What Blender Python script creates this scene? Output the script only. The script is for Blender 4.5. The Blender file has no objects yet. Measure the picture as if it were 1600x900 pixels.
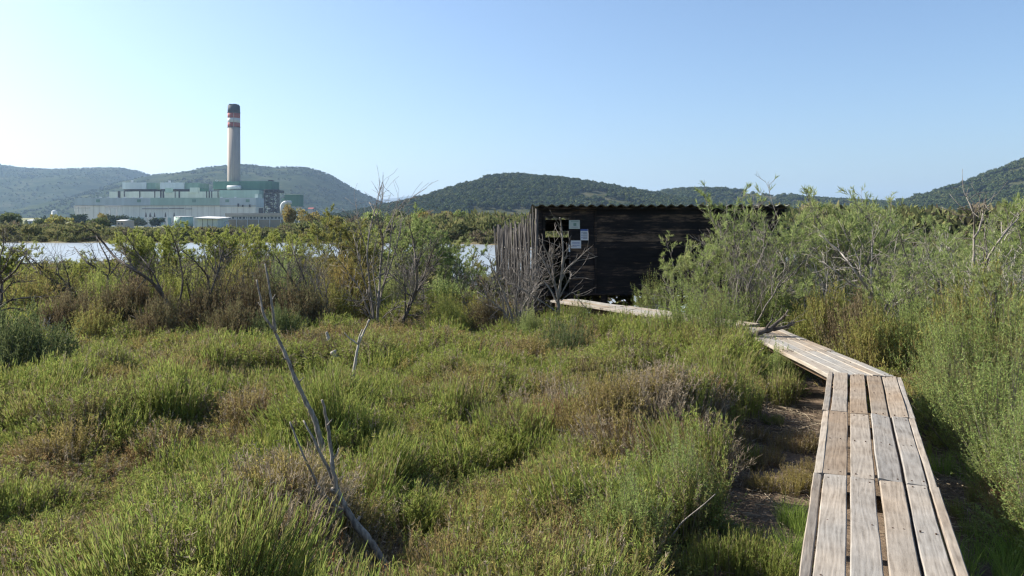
import bpy, math, random
import numpy as np
from mathutils import Vector, Matrix, noise as mnoise

sc = bpy.context.scene
COL = sc.collection
R = math.radians

# ------------------------------------------------------------------ camera, sky, sun, exposure
EYE = 2.30
HORIZON = 350              # row of the horizon in the 1600 x 900 photograph
cam = bpy.data.objects.new('camera', bpy.data.cameras.new('camera'))
COL.objects.link(cam)
cam.location = (0, 0, EYE)
cam.rotation_euler = (math.pi / 2, 0, 0)
cam.data.sensor_width = 36
cam.data.lens = 27
cam.data.shift_y = -(450 - HORIZON) / 1600
cam.data.clip_start = 0.05
cam.data.clip_end = 30000
sc.camera = cam

SUN_AZ = -70.0        # degrees from +Y, negative = to the left
SUN_EL = 35.0
world = bpy.data.worlds.new('World')
sc.world = world
world.use_nodes = True
wn = world.node_tree
sky = wn.nodes.new('ShaderNodeTexSky')
sky.sky_type = 'NISHITA'
sky.sun_disc = False
sky.sun_elevation = R(SUN_EL)
sky.sun_rotation = R(SUN_AZ)
sky.air_density = 1.0
sky.dust_density = 1.6
sky.ozone_density = 4.2
wn.links.new(sky.outputs[0], wn.nodes['Background'].inputs[0])
wn.nodes['Background'].inputs[1].default_value = 0.083
sl = bpy.data.lights.new('sun', 'SUN')
sl.energy = 5.0
sl.angle = R(0.53)
sl.color = (1.0, 0.94, 0.84)
sun = bpy.data.objects.new('sun', sl)
COL.objects.link(sun)
sdir = Vector((math.sin(R(SUN_AZ)) * math.cos(R(SUN_EL)), math.cos(R(SUN_AZ)) * math.cos(R(SUN_EL)), math.sin(R(SUN_EL))))
sun.rotation_euler = sdir.to_track_quat('Z', 'Y').to_euler()
sun.location = sdir * 50
sc.view_settings.view_transform = 'Standard'
sc.view_settings.look = 'None'
sc.view_settings.exposure = 1.18
sc.view_settings.gamma = 1.0
sc.render.engine = 'CYCLES'
sc.cycles.max_bounces = 6
sc.cycles.diffuse_bounces = 3
sc.cycles.glossy_bounces = 3
sc.cycles.transmission_bounces = 4
sc.cycles.volume_bounces = 0
sc.cycles.use_denoising = True
sc.cycles.pixel_filter_type = 'BLACKMAN_HARRIS'
sc.cycles.filter_width = 1.3

# ------------------------------------------------------------------ helpers

def ray(px, py):
    return (px - 800) / 1200, 1.0, (HORIZON - py) / 1200

def at_y(px, py, Y):
    d = ray(px, py)
    t = Y / d[1]
    return Vector((d[0] * t, Y, EYE + d[2] * t))

def at_z(px, py, z):
    d = ray(px, py)
    t = (z - EYE) / d[2]
    return Vector((d[0] * t, d[1] * t, z))

def px_x(px, Y, py=350):
    return at_y(px, py, Y).x

def tag(o, label=None, cat=None, group=None, kind=None):
    if label: o['label'] = label
    if cat: o['category'] = cat
    if group: o['group'] = group
    if kind: o['kind'] = kind
    return o

def link(name, me, mats, parent=None, loc=None, rz=None):
    o = bpy.data.objects.new(name, me)
    COL.objects.link(o)
    if mats is not None:
        for m in (mats if isinstance(mats, (list, tuple)) else [mats]):
            me.materials.append(m)
    if parent: o.parent = parent
    if loc is not None: o.location = loc
    if rz is not None: o.rotation_euler[2] = rz
    return o

def empty(name, loc=(0, 0, 0), rz=0):
    o = bpy.data.objects.new(name, None)
    o.empty_display_size = 0.2
    COL.objects.link(o)
    o.location = loc
    o.rotation_euler[2] = rz
    return o

class MB:
    """collects vertices and faces of any size with a material slot each"""
    def __init__(s):
        s.v, s.f, s.n = [], [], 0
    def add(s, v, f, mi=0):
        v = np.asarray(v, dtype=np.float64).reshape(-1, 3)
        f = np.asarray(f, dtype=np.int64)
        s.v.append(v)
        s.f.append((f + s.n, mi))
        s.n += len(v)
    def mesh(s, name, smooth=False):
        me = bpy.data.meshes.new(name)
        V = np.concatenate(s.v)
        me.vertices.add(len(V))
        me.vertices.foreach_set('co', V.ravel().astype(np.float32))
        loops = np.concatenate([f.ravel() for f, _ in s.f])
        tot = np.concatenate([np.full(len(f), f.shape[1]) for f, _ in s.f])
        mi = np.concatenate([np.full(len(f), m) for f, m in s.f])
        start = np.concatenate([[0], np.cumsum(tot)[:-1]])
        me.loops.add(len(loops))
        me.loops.foreach_set('vertex_index', loops.astype(np.int32))
        me.polygons.add(len(tot))
        me.polygons.foreach_set('loop_start', start.astype(np.int32))
        me.polygons.foreach_set('loop_total', tot.astype(np.int32))
        me.polygons.foreach_set('material_index', mi.astype(np.int32))
        me.polygons.foreach_set('use_smooth', np.full(len(tot), smooth))
        me.update(calc_edges=True)
        return me
    def box(s, x0, x1, y0, y1, z0, z1, mi=0):
        v = [(x, y, z) for z in (z0, z1) for y in (y0, y1) for x in (x0, x1)]
        s.add(v, [(0, 2, 3, 1), (4, 5, 7, 6), (0, 1, 5, 4), (2, 6, 7, 3), (0, 4, 6, 2), (1, 3, 7, 5)], mi)
    def beam(s, a, b, r, k=6, mi=0, r1=None):
        s.tube([a, b], [r, r if r1 is None else r1], k, mi)
    def tube(s, pts, rad, k=6, mi=0, caps=True):
        P = np.asarray(pts, float)
        n = len(P)
        rad = np.asarray(rad, float)
        T = np.gradient(P, axis=0) if n > 2 else np.repeat((P[1] - P[0])[None], 2, 0)
        T /= np.linalg.norm(T, axis=1)[:, None] + 1e-9
        ref = np.array([0., 0, 1]) if abs(T[0, 2]) < 0.85 else np.array([1., 0, 0])
        A = np.cross(T, ref); A /= np.linalg.norm(A, axis=1)[:, None] + 1e-9
        B = np.cross(T, A)
        th = np.arange(k) / k * 2 * np.pi
        V = P[:, None] + rad[:, None, None] * (np.cos(th)[None, :, None] * A[:, None] + np.sin(th)[None, :, None] * B[:, None])
        i = np.arange(n - 1)[:, None] * k
        j = np.arange(k)[None]
        j2 = (j + 1) % k
        F = np.stack([i + j, i + j2, i + k + j2, i + k + j], -1).reshape(-1, 4)
        base = s.n
        s.add(V.reshape(-1, 3), F, mi)
        if caps:
            s.f.append((np.array([np.arange(k)[::-1] + base, np.arange(k) + base + (n - 1) * k]), mi))
    def spikes(s, p0, p1, r0, r1, k=3, mi=0):
        """many k-sided frustums at once"""
        p0, p1 = np.asarray(p0, float), np.asarray(p1, float)
        N = len(p0)
        if N == 0: return
        r0 = np.broadcast_to(r0, (N,)); r1 = np.broadcast_to(r1, (N,))
        T = p1 - p0
        T /= np.linalg.norm(T, axis=1)[:, None] + 1e-9
        ref = np.where(np.abs(T[:, 2:3]) < 0.85, np.array([[0., 0, 1]]), np.array([[1., 0, 0]]))
        A = np.cross(T, ref); A /= np.linalg.norm(A, axis=1)[:, None] + 1e-9
        B = np.cross(T, A)
        th = np.arange(k) / k * 2 * np.pi
        ring = np.cos(th)[None, :, None] * A[:, None] + np.sin(th)[None, :, None] * B[:, None]
        V = np.concatenate([p0[:, None] + ring * r0[:, None, None], p1[:, None] + ring * r1[:, None, None]], 1)
        i = np.arange(N)[:, None] * 2 * k
        j = np.arange(k)[None]; j2 = (j + 1) % k
        F = np.stack([i + j, i + j2, i + k + j2, i + k + j], -1).reshape(-1, 4)
        s.add(V.reshape(-1, 3), F, mi)
    def blades(s, p0, p1, w, rng, mi=0, tip=0.35):
        p0, p1 = np.asarray(p0, float), np.asarray(p1, float)
        N = len(p0)
        if N == 0: return
        w = np.broadcast_to(w, (N,))
        T = p1 - p0
        A = np.cross(T, rng.normal(size=(N, 3)))
        A /= np.linalg.norm(A, axis=1)[:, None] + 1e-9
        A *= w[:, None] * 0.5
        V = np.stack([p0 - A * 0.6, p0 + A * 0.6, p0 + T * 0.55 + A, p1 + A * tip, p1 - A * tip, p0 + T * 0.55 - A], 1)
        i = np.arange(N)[:, None] * 6
        F = np.concatenate([i + np.array([[0, 1, 2, 5]]), i + np.array([[5, 2, 3, 4]])])
        s.add(V.reshape(-1, 3), F, mi)

def fbm(x, y, s=1.0, o=4, seed=0.0):
    return mnoise.fractal(Vector((x * s + seed * 13.7, y * s - seed * 7.3, seed * 3.1)), 0.9, 2.0, o)

# ------------------------------------------------------------------ materials
def newmat(name):
    m = bpy.data.materials.new(name)
    m.use_nodes = True
    nt = m.node_tree
    return m, nt, nt.nodes, nt.links, nt.nodes['Principled BSDF']

def ramp(nt, cols, pos=None):
    r = nt.nodes.new('ShaderNodeValToRGB')
    e = r.color_ramp.elements
    n = len(cols)
    while len(e) < n: e.new(0.5)
    for i, c in enumerate(cols):
        e[i].position = (i / (n - 1)) if pos is None else pos[i]
        e[i].color = (*c, 1)
    return r

def nz(nt, scale, detail=4, rough=0.55, vec=None, dist=0.0):
    n = nt.nodes.new('ShaderNodeTexNoise')
    n.inputs['Scale'].default_value = scale
    n.inputs['Detail'].default_value = detail
    n.inputs['Roughness'].default_value = rough
    n.inputs['Distortion'].default_value = dist
    if vec is not None: nt.links.new(vec, n.inputs['Vector'])
    return n

def math_(nt, op, a, b=None):
    m = nt.nodes.new('ShaderNodeMath'); m.operation = op
    for i, x in enumerate((a, b)):
        if x is None: continue
        if isinstance(x, (int, float)): m.inputs[i].default_value = x
        else: nt.links.new(x, m.inputs[i])
    return m.outputs[0]

def mixc(nt, fac, a, b, mode='MIX'):
    m = nt.nodes.new('ShaderNodeMix'); m.data_type = 'RGBA'; m.blend_type = mode
    for k, x in ((0, fac), (6, a), (7, b)):
        if isinstance(x, (int, float)): m.inputs[k].default_value = x
        elif isinstance(x, tuple): m.inputs[k].default_value = (*x, 1)
        else: nt.links.new(x, m.inputs[k])
    return m.outputs[2]

def plain(name, col, rough=0.7, var=0.12, scale=2.0, metal=0.0, spec=0.3):
    m, nt, N, L, b = newmat(name)
    tc = N.new('ShaderNodeTexCoord')
    n = nz(nt, scale, 5, 0.6, tc.outputs['Object'])
    r = ramp(nt, [tuple(c * (1 - var) for c in col), tuple(min(1, c * (1 + var)) for c in col)], [0.3, 0.7])
    L.new(n.outputs[0], r.inputs[0])
    L.new(r.outputs[0], b.inputs['Base Color'])
    b.inputs['Roughness'].default_value = rough
    b.inputs['Metallic'].default_value = metal
    b.inputs['Specular IOR Level'].default_value = spec
    return m

def leaf(name, cols, scale=0.9, trans=0.35, pos=None, isl=0.5, fine=9.0, objr=0.0):
    """foliage: colours vary by place, by leaf and by plant; thin so light comes through"""
    m, nt, N, L, b = newmat(name)
    N.remove(b)
    g = N.new('ShaderNodeNewGeometry')
    n1 = nz(nt, scale, 3, 0.6, g.outputs['Position'])
    n2 = nz(nt, fine, 2, 0.6, g.outputs['Position'])
    f = math_(nt, 'ADD', math_(nt, 'MULTIPLY', n1.outputs[0], 0.75), math_(nt, 'MULTIPLY', n2.outputs[0], 0.25))
    ri = math_(nt, 'MULTIPLY', math_(nt, 'SUBTRACT', g.outputs['Random Per Island'], 0.5), isl * 0.5)
    f = math_(nt, 'ADD', f, ri)
    if objr:
        oi = N.new('ShaderNodeObjectInfo')
        f = math_(nt, 'ADD', f, math_(nt, 'MULTIPLY', math_(nt, 'SUBTRACT', oi.outputs['Random'], 0.5), objr))
    r = ramp(nt, cols, pos or [0.28 + 0.44 * i / (len(cols) - 1) for i in range(len(cols))])
    L.new(f, r.inputs[0])
    hs = N.new('ShaderNodeHueSaturation')
    L.new(r.outputs[0], hs.inputs['Color'])
    L.new(math_(nt, 'ADD', math_(nt, 'MULTIPLY', g.outputs['Random Per Island'], isl), 1 - isl / 2), hs.inputs['Value'])
    d = N.new('ShaderNodeBsdfDiffuse'); t = N.new('ShaderNodeBsdfTranslucent'); mx = N.new('ShaderNodeMixShader')
    L.new(hs.outputs[0], d.inputs[0]); L.new(hs.outputs[0], t.inputs[0])
    mx.inputs[0].default_value = trans
    L.new(d.outputs[0], mx.inputs[1]); L.new(t.outputs[0], mx.inputs[2])
    L.new(mx.outputs[0], N['Material Output'].inputs[0])
    return m

def bark(name, c0, c1, scale=14):
    m, nt, N, L, b = newmat(name)
    tc = N.new('ShaderNodeTexCoord')
    mp = N.new('ShaderNodeMapping'); mp.inputs['Scale'].default_value = (1, 1, 0.25)
    L.new(tc.outputs['Object'], mp.inputs[0])
    n = nz(nt, scale, 6, 0.65, mp.outputs[0])
    r = ramp(nt, [c0, c1], [0.35, 0.65]); L.new(n.outputs[0], r.inputs[0])
    L.new(r.outputs[0], b.inputs['Base Color'])
    b.inputs['Roughness'].default_value = 0.85
    b.inputs['Specular IOR Level'].default_value = 0.15
    bp = N.new('ShaderNodeBump'); bp.inputs['Strength'].default_value = 0.6; bp.inputs['Distance'].default_value = 0.01
    L.new(n.outputs[0], bp.inputs['Height']); L.new(bp.outputs[0], b.inputs['Normal'])
    return m

def wood(name, light, dark, isl=0.34):
    """weathered boards: grain along local Y, tone differs board by board"""
    m, nt, N, L, b = newmat(name)
    tc = N.new('ShaderNodeTexCoord'); g = N.new('ShaderNodeNewGeometry')
    cx = N.new('ShaderNodeCombineXYZ')
    k = math_(nt, 'MULTIPLY', g.outputs['Random Per Island'], 37.0)
    L.new(k, cx.inputs[0]); L.new(k, cx.inputs[1])
    va = N.new('ShaderNodeVectorMath'); va.operation = 'ADD'
    L.new(tc.outputs['Object'], va.inputs[0]); L.new(cx.outputs[0], va.inputs[1])
    mp = N.new('ShaderNodeMapping'); mp.inputs['Scale'].default_value = (1, 0.09, 1)
    L.new(va.outputs[0], mp.inputs[0])
    wv = N.new('ShaderNodeTexWave'); wv.wave_type = 'BANDS'; wv.bands_direction = 'X'
    wv.inputs['Scale'].default_value = 9; wv.inputs['Distortion'].default_value = 14
    wv.inputs['Detail'].default_value = 3; wv.inputs['Detail Scale'].default_value = 1.6
    L.new(mp.outputs[0], wv.inputs['Vector'])
    n1 = nz(nt, 55, 5, 0.7, mp.outputs[0])
    n2 = nz(nt, 5, 4, 0.6, va.outputs[0])
    n3 = nz(nt, 1.4, 3, 0.5, va.outputs[0])
    f = math_(nt, 'ADD', math_(nt, 'MULTIPLY', wv.outputs['Fac'], 0.10), math_(nt, 'MULTIPLY', n1.outputs[0], 0.55))
    f = math_(nt, 'ADD', f, math_(nt, 'MULTIPLY', n2.outputs[0], 0.36))
    r = ramp(nt, [dark, tuple((a + c) / 2 for a, c in zip(light, dark)), light], [0.30, 0.45, 0.66])
    L.new(f, r.inputs[0])
    tint = ramp(nt, [(0.95, 0.78, 0.60), (1, 0.95, 0.88), (0.80, 0.85, 0.90)], [0.3, 0.5, 0.7])
    L.new(math_(nt, 'ADD', math_(nt, 'MULTIPLY', n3.outputs[0], 0.6), math_(nt, 'MULTIPLY', g.outputs['Random Per Island'], 0.4)), tint.inputs[0])
    c = mixc(nt, 0.8, r.outputs[0], tint.outputs[0], 'MULTIPLY')
    hs = N.new('ShaderNodeHueSaturation'); L.new(c, hs.inputs['Color'])
    L.new(math_(nt, 'ADD', math_(nt, 'MULTIPLY', g.outputs['Random Per Island'], isl), 1 - isl / 2), hs.inputs['Value'])
    L.new(hs.outputs[0], b.inputs['Base Color'])
    b.inputs['Roughness'].default_value = 0.8
    b.inputs['Specular IOR Level'].default_value = 0.2
    bp = N.new('ShaderNodeBump'); bp.inputs['Strength'].default_value = 0.55; bp.inputs['Distance'].default_value = 0.006
    L.new(f, bp.inputs['Height']); L.new(bp.outputs[0], b.inputs['Normal'])
    return m

M = {}
M['green_stem'] = leaf('green_stem', [(0.32, 0.25, 0.145), (0.305, 0.29, 0.097), (0.225, 0.305, 0.068), (0.345, 0.33, 0.097)], 0.9, 0.43, isl=0.6)
M['olive_stem'] = leaf('olive_stem', [(0.34, 0.18, 0.095), (0.31, 0.245, 0.13), (0.30, 0.265, 0.095), (0.36, 0.29, 0.10)], 1.1, 0.4, isl=0.6)
M['dry_stem'] = leaf('dry_stem', [(0.20, 0.16, 0.11), (0.33, 0.27, 0.19), (0.40, 0.34, 0.25)], 1.2, 0.3, isl=0.6)
M['grass'] = leaf('grass', [(0.17, 0.27, 0.05), (0.26, 0.33, 0.08)], 1.0, 0.45, isl=0.5)
M['tamarisk_leaf'] = leaf('tamarisk_leaf', [(0.22, 0.265, 0.105), (0.26, 0.325, 0.115), (0.36, 0.36, 0.16)], 0.8, 0.45, isl=0.5)
M['tamarisk_pale'] = leaf('tamarisk_pale', [(0.25, 0.28, 0.095), (0.31, 0.35, 0.09), (0.38, 0.37, 0.12)], 0.4, 0.45, isl=0.5)
M['brown_leaf'] = leaf('brown_leaf', [(0.165, 0.118, 0.075), (0.20, 0.16, 0.09), (0.165, 0.165, 0.075)], 1.2, 0.3, isl=0.6)
M['olive_leaf'] = leaf('olive_leaf', [(0.29, 0.215, 0.095), (0.28, 0.265, 0.085), (0.21, 0.245, 0.07)], 0.8, 0.4, isl=0.6)
M['gold_leaf'] = leaf('gold_leaf', [(0.28, 0.20, 0.08), (0.31, 0.25, 0.085), (0.23, 0.24, 0.085)], 0.5, 0.4, isl=0.6)
M['dark_leaf'] = leaf('dark_leaf', [(0.13, 0.15, 0.07), (0.115, 0.15, 0.06), (0.17, 0.18, 0.08)], 0.8, 0.33, isl=0.6)
M['feather_leaf'] = leaf('feather_leaf', [(0.25, 0.19, 0.09), (0.25, 0.26, 0.10), (0.21, 0.295, 0.088), (0.31, 0.335, 0.115)], 1.5, 0.42, isl=0.6)
M['shore_leaf'] = leaf('shore_leaf', [(0.17, 0.14, 0.10), (0.165, 0.165, 0.075), (0.14, 0.165, 0.065), (0.20, 0.185, 0.08)], 0.09, 0.35, isl=0.6, fine=1.0, objr=0.35)
M['pine_leaf'] = leaf('pine_leaf', [(0.035, 0.052, 0.022), (0.05, 0.068, 0.026), (0.075, 0.085, 0.035)], 0.02, 0.15, isl=0.5, fine=0.3, objr=0.4)
M['dark_bark'] = bark('dark_bark', (0.06, 0.05, 0.042), (0.15, 0.13, 0.11))
M['grey_bark'] = bark('grey_bark', (0.11, 0.098, 0.085), (0.27, 0.24, 0.21))
M['snag_bark'] = bark('snag_bark', (0.10, 0.088, 0.075), (0.33, 0.295, 0.255), 48)
M['mid_bark'] = bark('mid_bark', (0.17, 0.15, 0.13), (0.36, 0.33, 0.29))
M['fence_bark'] = bark('fence_bark', (0.045, 0.042, 0.040), (0.135, 0.122, 0.11))
M['pale_bark'] = bark('pale_bark', (0.26, 0.235, 0.205), (0.48, 0.44, 0.39))
M['deck_wood'] = wood('deck_wood', (0.325, 0.29, 0.248), (0.12, 0.10, 0.08))
M['deck_pale'] = wood('deck_pale', (0.36, 0.332, 0.29), (0.18, 0.155, 0.13), 0.2)
M['post_wood'] = wood('post_wood', (0.15, 0.105, 0.07), (0.06, 0.042, 0.03))
M['nail'] = plain('nail', (0.08, 0.05, 0.035), 0.6)

# ------------------------------------------------------------------ the ground, the lake
DECK = 0.60
A0, A1 = Vector((1.03, 2.0)), Vector((3.955, 8.63))       # boardwalk centre line
B1 = Vector((4.05, 12.75))
C1 = Vector((1.15, 17.35))
# the nearest stretch, centred between the two edges of the photo's front deck
eL0, eR0 = at_z(1258.3, 900, DECK), at_z(1501, 900, DECK)
eL1, eR1 = at_z(1299, 583.6, DECK), at_z(1402, 588, DECK)
cA0 = (eL0 + eR0) / 2; cA1 = (eL1 + eR1) / 2
dA = (cA1 - cA0).normalized()
A1 = Vector((cA1.x, cA1.y))
A0 = A1 - Vector((dA.x, dA.y)) * 8.8
WID = 0.75

def seg_dist(x, y, a, b):
    ax, ay = a; bx, by = b
    dx, dy = bx - ax, by - ay
    t = max(0, min(1, ((x - ax) * dx + (y - ay) * dy) / (dx * dx + dy * dy)))
    ex, ey = x - ax - t * dx, y - ay - t * dy
    return math.hypot(ex, ey), (ex * dy - ey * dx)        # distance, sign: + = right of travel

def walk(x, y):
    best = min((seg_dist(x, y, a, b) for a, b in ((A0, A1), (A1, B1), (B1, C1))), key=lambda q: q[0])
    return best

LAKE = [(-90, 44), (-40, 42), (-26, 40), (-17, 43), (-12, 47), (-7, 44), (-4, 36), (-2.5, 27), (-0.6, 21.5), (1.5, 20.6), (5.5, 21.0), (8, 23), (12, 26.5),
        (16, 28), (22, 30), (30, 36), (34, 48), (28, 60), (14, 66), (3, 78), (-4, 92), (-14, 97), (-30, 100), (-60, 99), (-90, 101), (-130, 104), (-130, 52)]

def in_poly(x, y, P):
    c = False
    j = len(P) - 1
    for i in range(len(P)):
        if (P[i][1] > y) != (P[j][1] > y) and x < (P[j][0] - P[i][0]) * (y - P[i][1]) / (P[j][1] - P[i][1]) + P[i][0]:
            c = not c
        j = i
    return c

def lake_sd(x, y):
    """signed distance to the shore, negative in the water"""
    d = min(seg_dist(x, y, LAKE[i - 1], LAKE[i])[0] for i in range(len(LAKE)))
    return -d if in_poly(x, y, LAKE) else d

def gz(x, y):
    """height of the ground"""
    z = 0.0
    if y < 160 and abs(x) < 160:
        h = 0.16 * fbm(x, y, 0.7, 3, 1) + 0.05 * fbm(x, y, 2.3, 2, 2)
        w, s = walk(x, y)
        k = max(0.0, min(1.0, (w - 0.5) / 1.2))
        z += h * (0.15 + 0.85 * k)
        if y > 16:
            d = lake_sd(x, y)
            z += max(-0.6, min(0.0, (d - 0.8) * 0.35))
            if d < 1: z -= 0.02
    else:
        z = 0.0
    return z

def ground():
    ys = list(np.arange(-6, 26, 0.28)) + list(26 * 1.06 ** np.arange(0, 32)) + [170, 230, 320, 450, 650, 1000, 1600, 2600, 4500, 7500, 10400]
    ts = np.concatenate([-np.geomspace(1, 0.008, 60), np.linspace(-0.007, 0.007, 3), np.geomspace(0.008, 1, 60)])
    ts = np.sort(np.concatenate([ts, np.linspace(-0.75, 0.75, 90)]))
    V = []
    for y in ys:
        half = max(14.0, 1.25 * abs(y) + 10) if y < 5000 else 7800
        for t in ts:
            x = t * half
            V.append((x, y, gz(x, y)))
    n, m_ = len(ys), len(ts)
    i = np.arange(n - 1)[:, None] * m_; j = np.arange(m_ - 1)[None]
    F = np.stack([i + j, i + j + 1, i + m_ + j + 1, i + m_ + j], -1).reshape(-1, 4)
    mb = MB(); mb.add(V, F)
    m, nt, N, L, b = newmat('marsh_soil')
    g = N.new('ShaderNodeNewGeometry')
    n1 = nz(nt, 1.3, 6, 0.65, g.outputs['Position']); n2 = nz(nt, 26, 5, 0.7, g.outputs['Position'])
    f = math_(nt, 'ADD', math_(nt, 'MULTIPLY', n1.outputs[0], 0.5), math_(nt, 'MULTIPLY', n2.outputs[0], 0.5))
    r = ramp(nt, [(0.07, 0.052, 0.036), (0.145, 0.105, 0.072), (0.25, 0.19, 0.135)], [0.36, 0.5, 0.66]); L.new(f, r.inputs[0])
    far = nz(nt, 0.01, 4, 0.6, g.outputs['Position'])
    fr = ramp(nt, [(0.09, 0.10, 0.04), (0.20, 0.18, 0.08)], [0.4, 0.6]); L.new(far.outputs[0], fr.inputs[0])
    sp = N.new('ShaderNodeSeparateXYZ'); L.new(g.outputs['Position'], sp.inputs[0])
    mr = N.new('ShaderNodeMapRange'); mr.inputs[1].default_value = 60; mr.inputs[2].default_value = 130
    L.new(sp.outputs[1], mr.inputs[0])
    L.new(mixc(nt, mr.outputs[0], r.outputs[0], fr.outputs[0]), b.inputs['Base Color'])
    b.inputs['Roughness'].default_value = 0.95; b.inputs['Specular IOR Level'].default_value = 0.1
    bp = N.new('ShaderNodeBump'); bp.inputs['Strength'].default_value = 0.8; bp.inputs['Distance'].default_value = 0.03
    L.new(f, bp.inputs['Height']); L.new(bp.outputs[0], b.inputs['Normal'])
    return tag(link('ground', mb.mesh('ground', True), m), kind='structure')
ground()

def lake():
    m, nt, N, L, b = newmat('lake_water')
    g = N.new('ShaderNodeNewGeometry')
    b.inputs['Base Color'].default_value = (0.26, 0.28, 0.285, 1)
    b.inputs['Roughness'].default_value = 0.28
    b.inputs['IOR'].default_value = 1.4
    mp = N.new('ShaderNodeMapping'); mp.inputs['Scale'].default_value = (1, 0.7, 1)
    L.new(g.outputs['Position'], mp.inputs[0])
    n = nz(nt, 2.6, 4, 0.6, mp.outputs[0]); n2 = nz(nt, 0.35, 3, 0.6, mp.outputs[0])
    n3 = nz(nt, 0.06, 3, 0.6, mp.outputs[0], 1.0)
    h = math_(nt, 'MULTIPLY', math_(nt, 'ADD', n.outputs[0], n2.outputs[0]), math_(nt, 'ADD', math_(nt, 'MULTIPLY', n3.outputs[0], 2.4), -.5))
    bp = N.new('ShaderNodeBump'); bp.inputs['Strength'].default_value = 0.45; bp.inputs['Distance'].default_value = 0.08
    L.new(h, bp.inputs['Height']); L.new(bp.outputs[0], b.inputs['Normal'])
    P = np.array(LAKE, float); c = P.mean(0)
    V = []
    for i in range(len(P)):      # outline pushed under the bank so the shore hides it
        d = P[i] - P[i - 1]; e = P[(i + 1) % len(P)] - P[i]
        nrm = np.array([-(d[1] + e[1]), d[0] + e[0]]); nrm /= np.linalg.norm(nrm) + 1e-9
        V.append((*(P[i] - nrm * -0.0), -0.13))
    mb = MB(); mb.add(V, [list(range(len(V)))])
    me = mb.mesh('lake')
    import bmesh
    bm = bmesh.new(); bm.from_mesh(me); bmesh.ops.triangulate(bm, faces=bm.faces[:])
    for f in bm.faces:
        f.normal_update()
        if f.normal.z < 0: f.normal_flip()
    bm.to_mesh(me); bm.free()
    return tag(link('lake', me, m), kind='structure')
lake()

# ------------------------------------------------------------------ hills
def hill(name, prof, Y, D, mat, back=None, rough=0.04, seed=1, step=10, nd=26):
    """a ridge whose crest follows prof (photo columns and rows) at distance Y; slopes down D metres in front"""
    px = np.arange(prof[0][0], prof[-1][0] + 1, step)
    py = np.interp(px, [p[0] for p in prof], [p[1] for p in prof])
    for _ in range(2):
        py[1:-1] = (py[:-2] + 2 * py[1:-1] + py[2:]) / 4
    back = back or D * 0.8
    us = np.concatenate([np.linspace(-1, 0, nd), np.linspace(0.12, 1, 8)])
    V = np.zeros((len(us), len(px), 3))
    for j in range(len(px)):
        P = at_y(px[j], py[j], Y)
        H = max(P.z, 0.0)
        edge = 1.0
        for i, u in enumerate(us):
            y = Y + (D * u if u < 0 else back * u)
            s = math.cos(u * math.pi / 2) ** 1.15
            nn = fbm(P.x, y, 3.2 / D, 5, seed)
            z = H * s + H * rough * 6 * nn * abs(u) ** 0.7 * (1 - abs(u)) - 0.5
            V[i, j] = (P.x * (0.5 + 0.5 * y / Y), y, z)
    n, m_ = len(us), len(px)
    i = np.arange(n - 1)[:, None] * m_; j = np.arange(m_ - 1)[None]
    F = np.stack([i + j, i + j + 1, i + m_ + j + 1, i + m_ + j], -1).reshape(-1, 4)
    mb = MB(); mb.add(V.reshape(-1, 3), F)
    o = tag(link(name, mb.mesh(name, True), mat), kind='structure')
    return o, V, nd

def hillmat(name, cols, scale, pos=None):
    m, nt, N, L, b = newmat(name)
    g = N.new('ShaderNodeNewGeometry')
    mp = N.new('ShaderNodeMapping'); mp.inputs['Scale'].default_value = (1, 1, 2.2)
    L.new(g.outputs['Position'], mp.inputs[0])
    n = nz(nt, scale, 8, 0.68, mp.outputs[0]); n2 = nz(nt, scale * 6, 4, 0.6, mp.outputs[0])
    f = math_(nt, 'ADD', math_(nt, 'MULTIPLY', n.outputs[0], 0.7), math_(nt, 'MULTIPLY', n2.outputs[0], 0.3))
    r = ramp(nt, cols, pos or [0.36, 0.5, 0.64]); L.new(f, r.inputs[0])
    L.new(r.outputs[0], b.inputs['Base Color'])
    b.inputs['Roughness'].default_value = 1; b.inputs['Specular IOR Level'].default_value = 0
    bp = N.new('ShaderNodeBump'); bp.inputs['Strength'].default_value = 0.7; bp.inputs['Distance'].default_value = 0.06 / scale
    L.new(n.outputs[0], bp.inputs['Height']); L.new(bp.outputs[0], b.inputs['Normal'])
    return m

hm_bare = hillmat('bare_slope', [(0.018, 0.028, 0.012), (0.040, 0.052, 0.022), (0.105, 0.095, 0.058)], 0.012, [0.40, 0.54, 0.72])
hm_wood = hillmat('wooded_slope', [(0.03, 0.035, 0.018), (0.05, 0.055, 0.028), (0.13, 0.11, 0.07)], 0.03)
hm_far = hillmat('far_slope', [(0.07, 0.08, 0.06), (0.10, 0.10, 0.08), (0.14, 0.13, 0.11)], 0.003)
hillA, VA, ndA = hill('hill', [(-330, 236), (-200, 240), (-90, 247), (0, 257), (40, 262), (90, 266), (180, 266), (220, 268), (250, 281), (300, 292), (360, 306), (430, 322), (500, 336)], 3700, 1500, hm_bare, seed=3)
hillB, VB, ndB = hill('hill', [(90, 338), (170, 306), (230, 286), (260, 279), (300, 274), (340, 266), (372, 262), (410, 262), (440, 266), (475, 267), (505, 270), (522, 279), (545, 291), (570, 304), (600, 318), (650, 334), (690, 344)], 3000, 1250, hm_bare, seed=5)
hillM, _, _ = hill('mountain', [(480, 340), (540, 322), (575, 314), (600, 311), (622, 309), (640, 306), (655, 303), (668, 307), (690, 318), (740, 330), (820, 338)], 9300, 1100, hm_far, seed=6)
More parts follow.
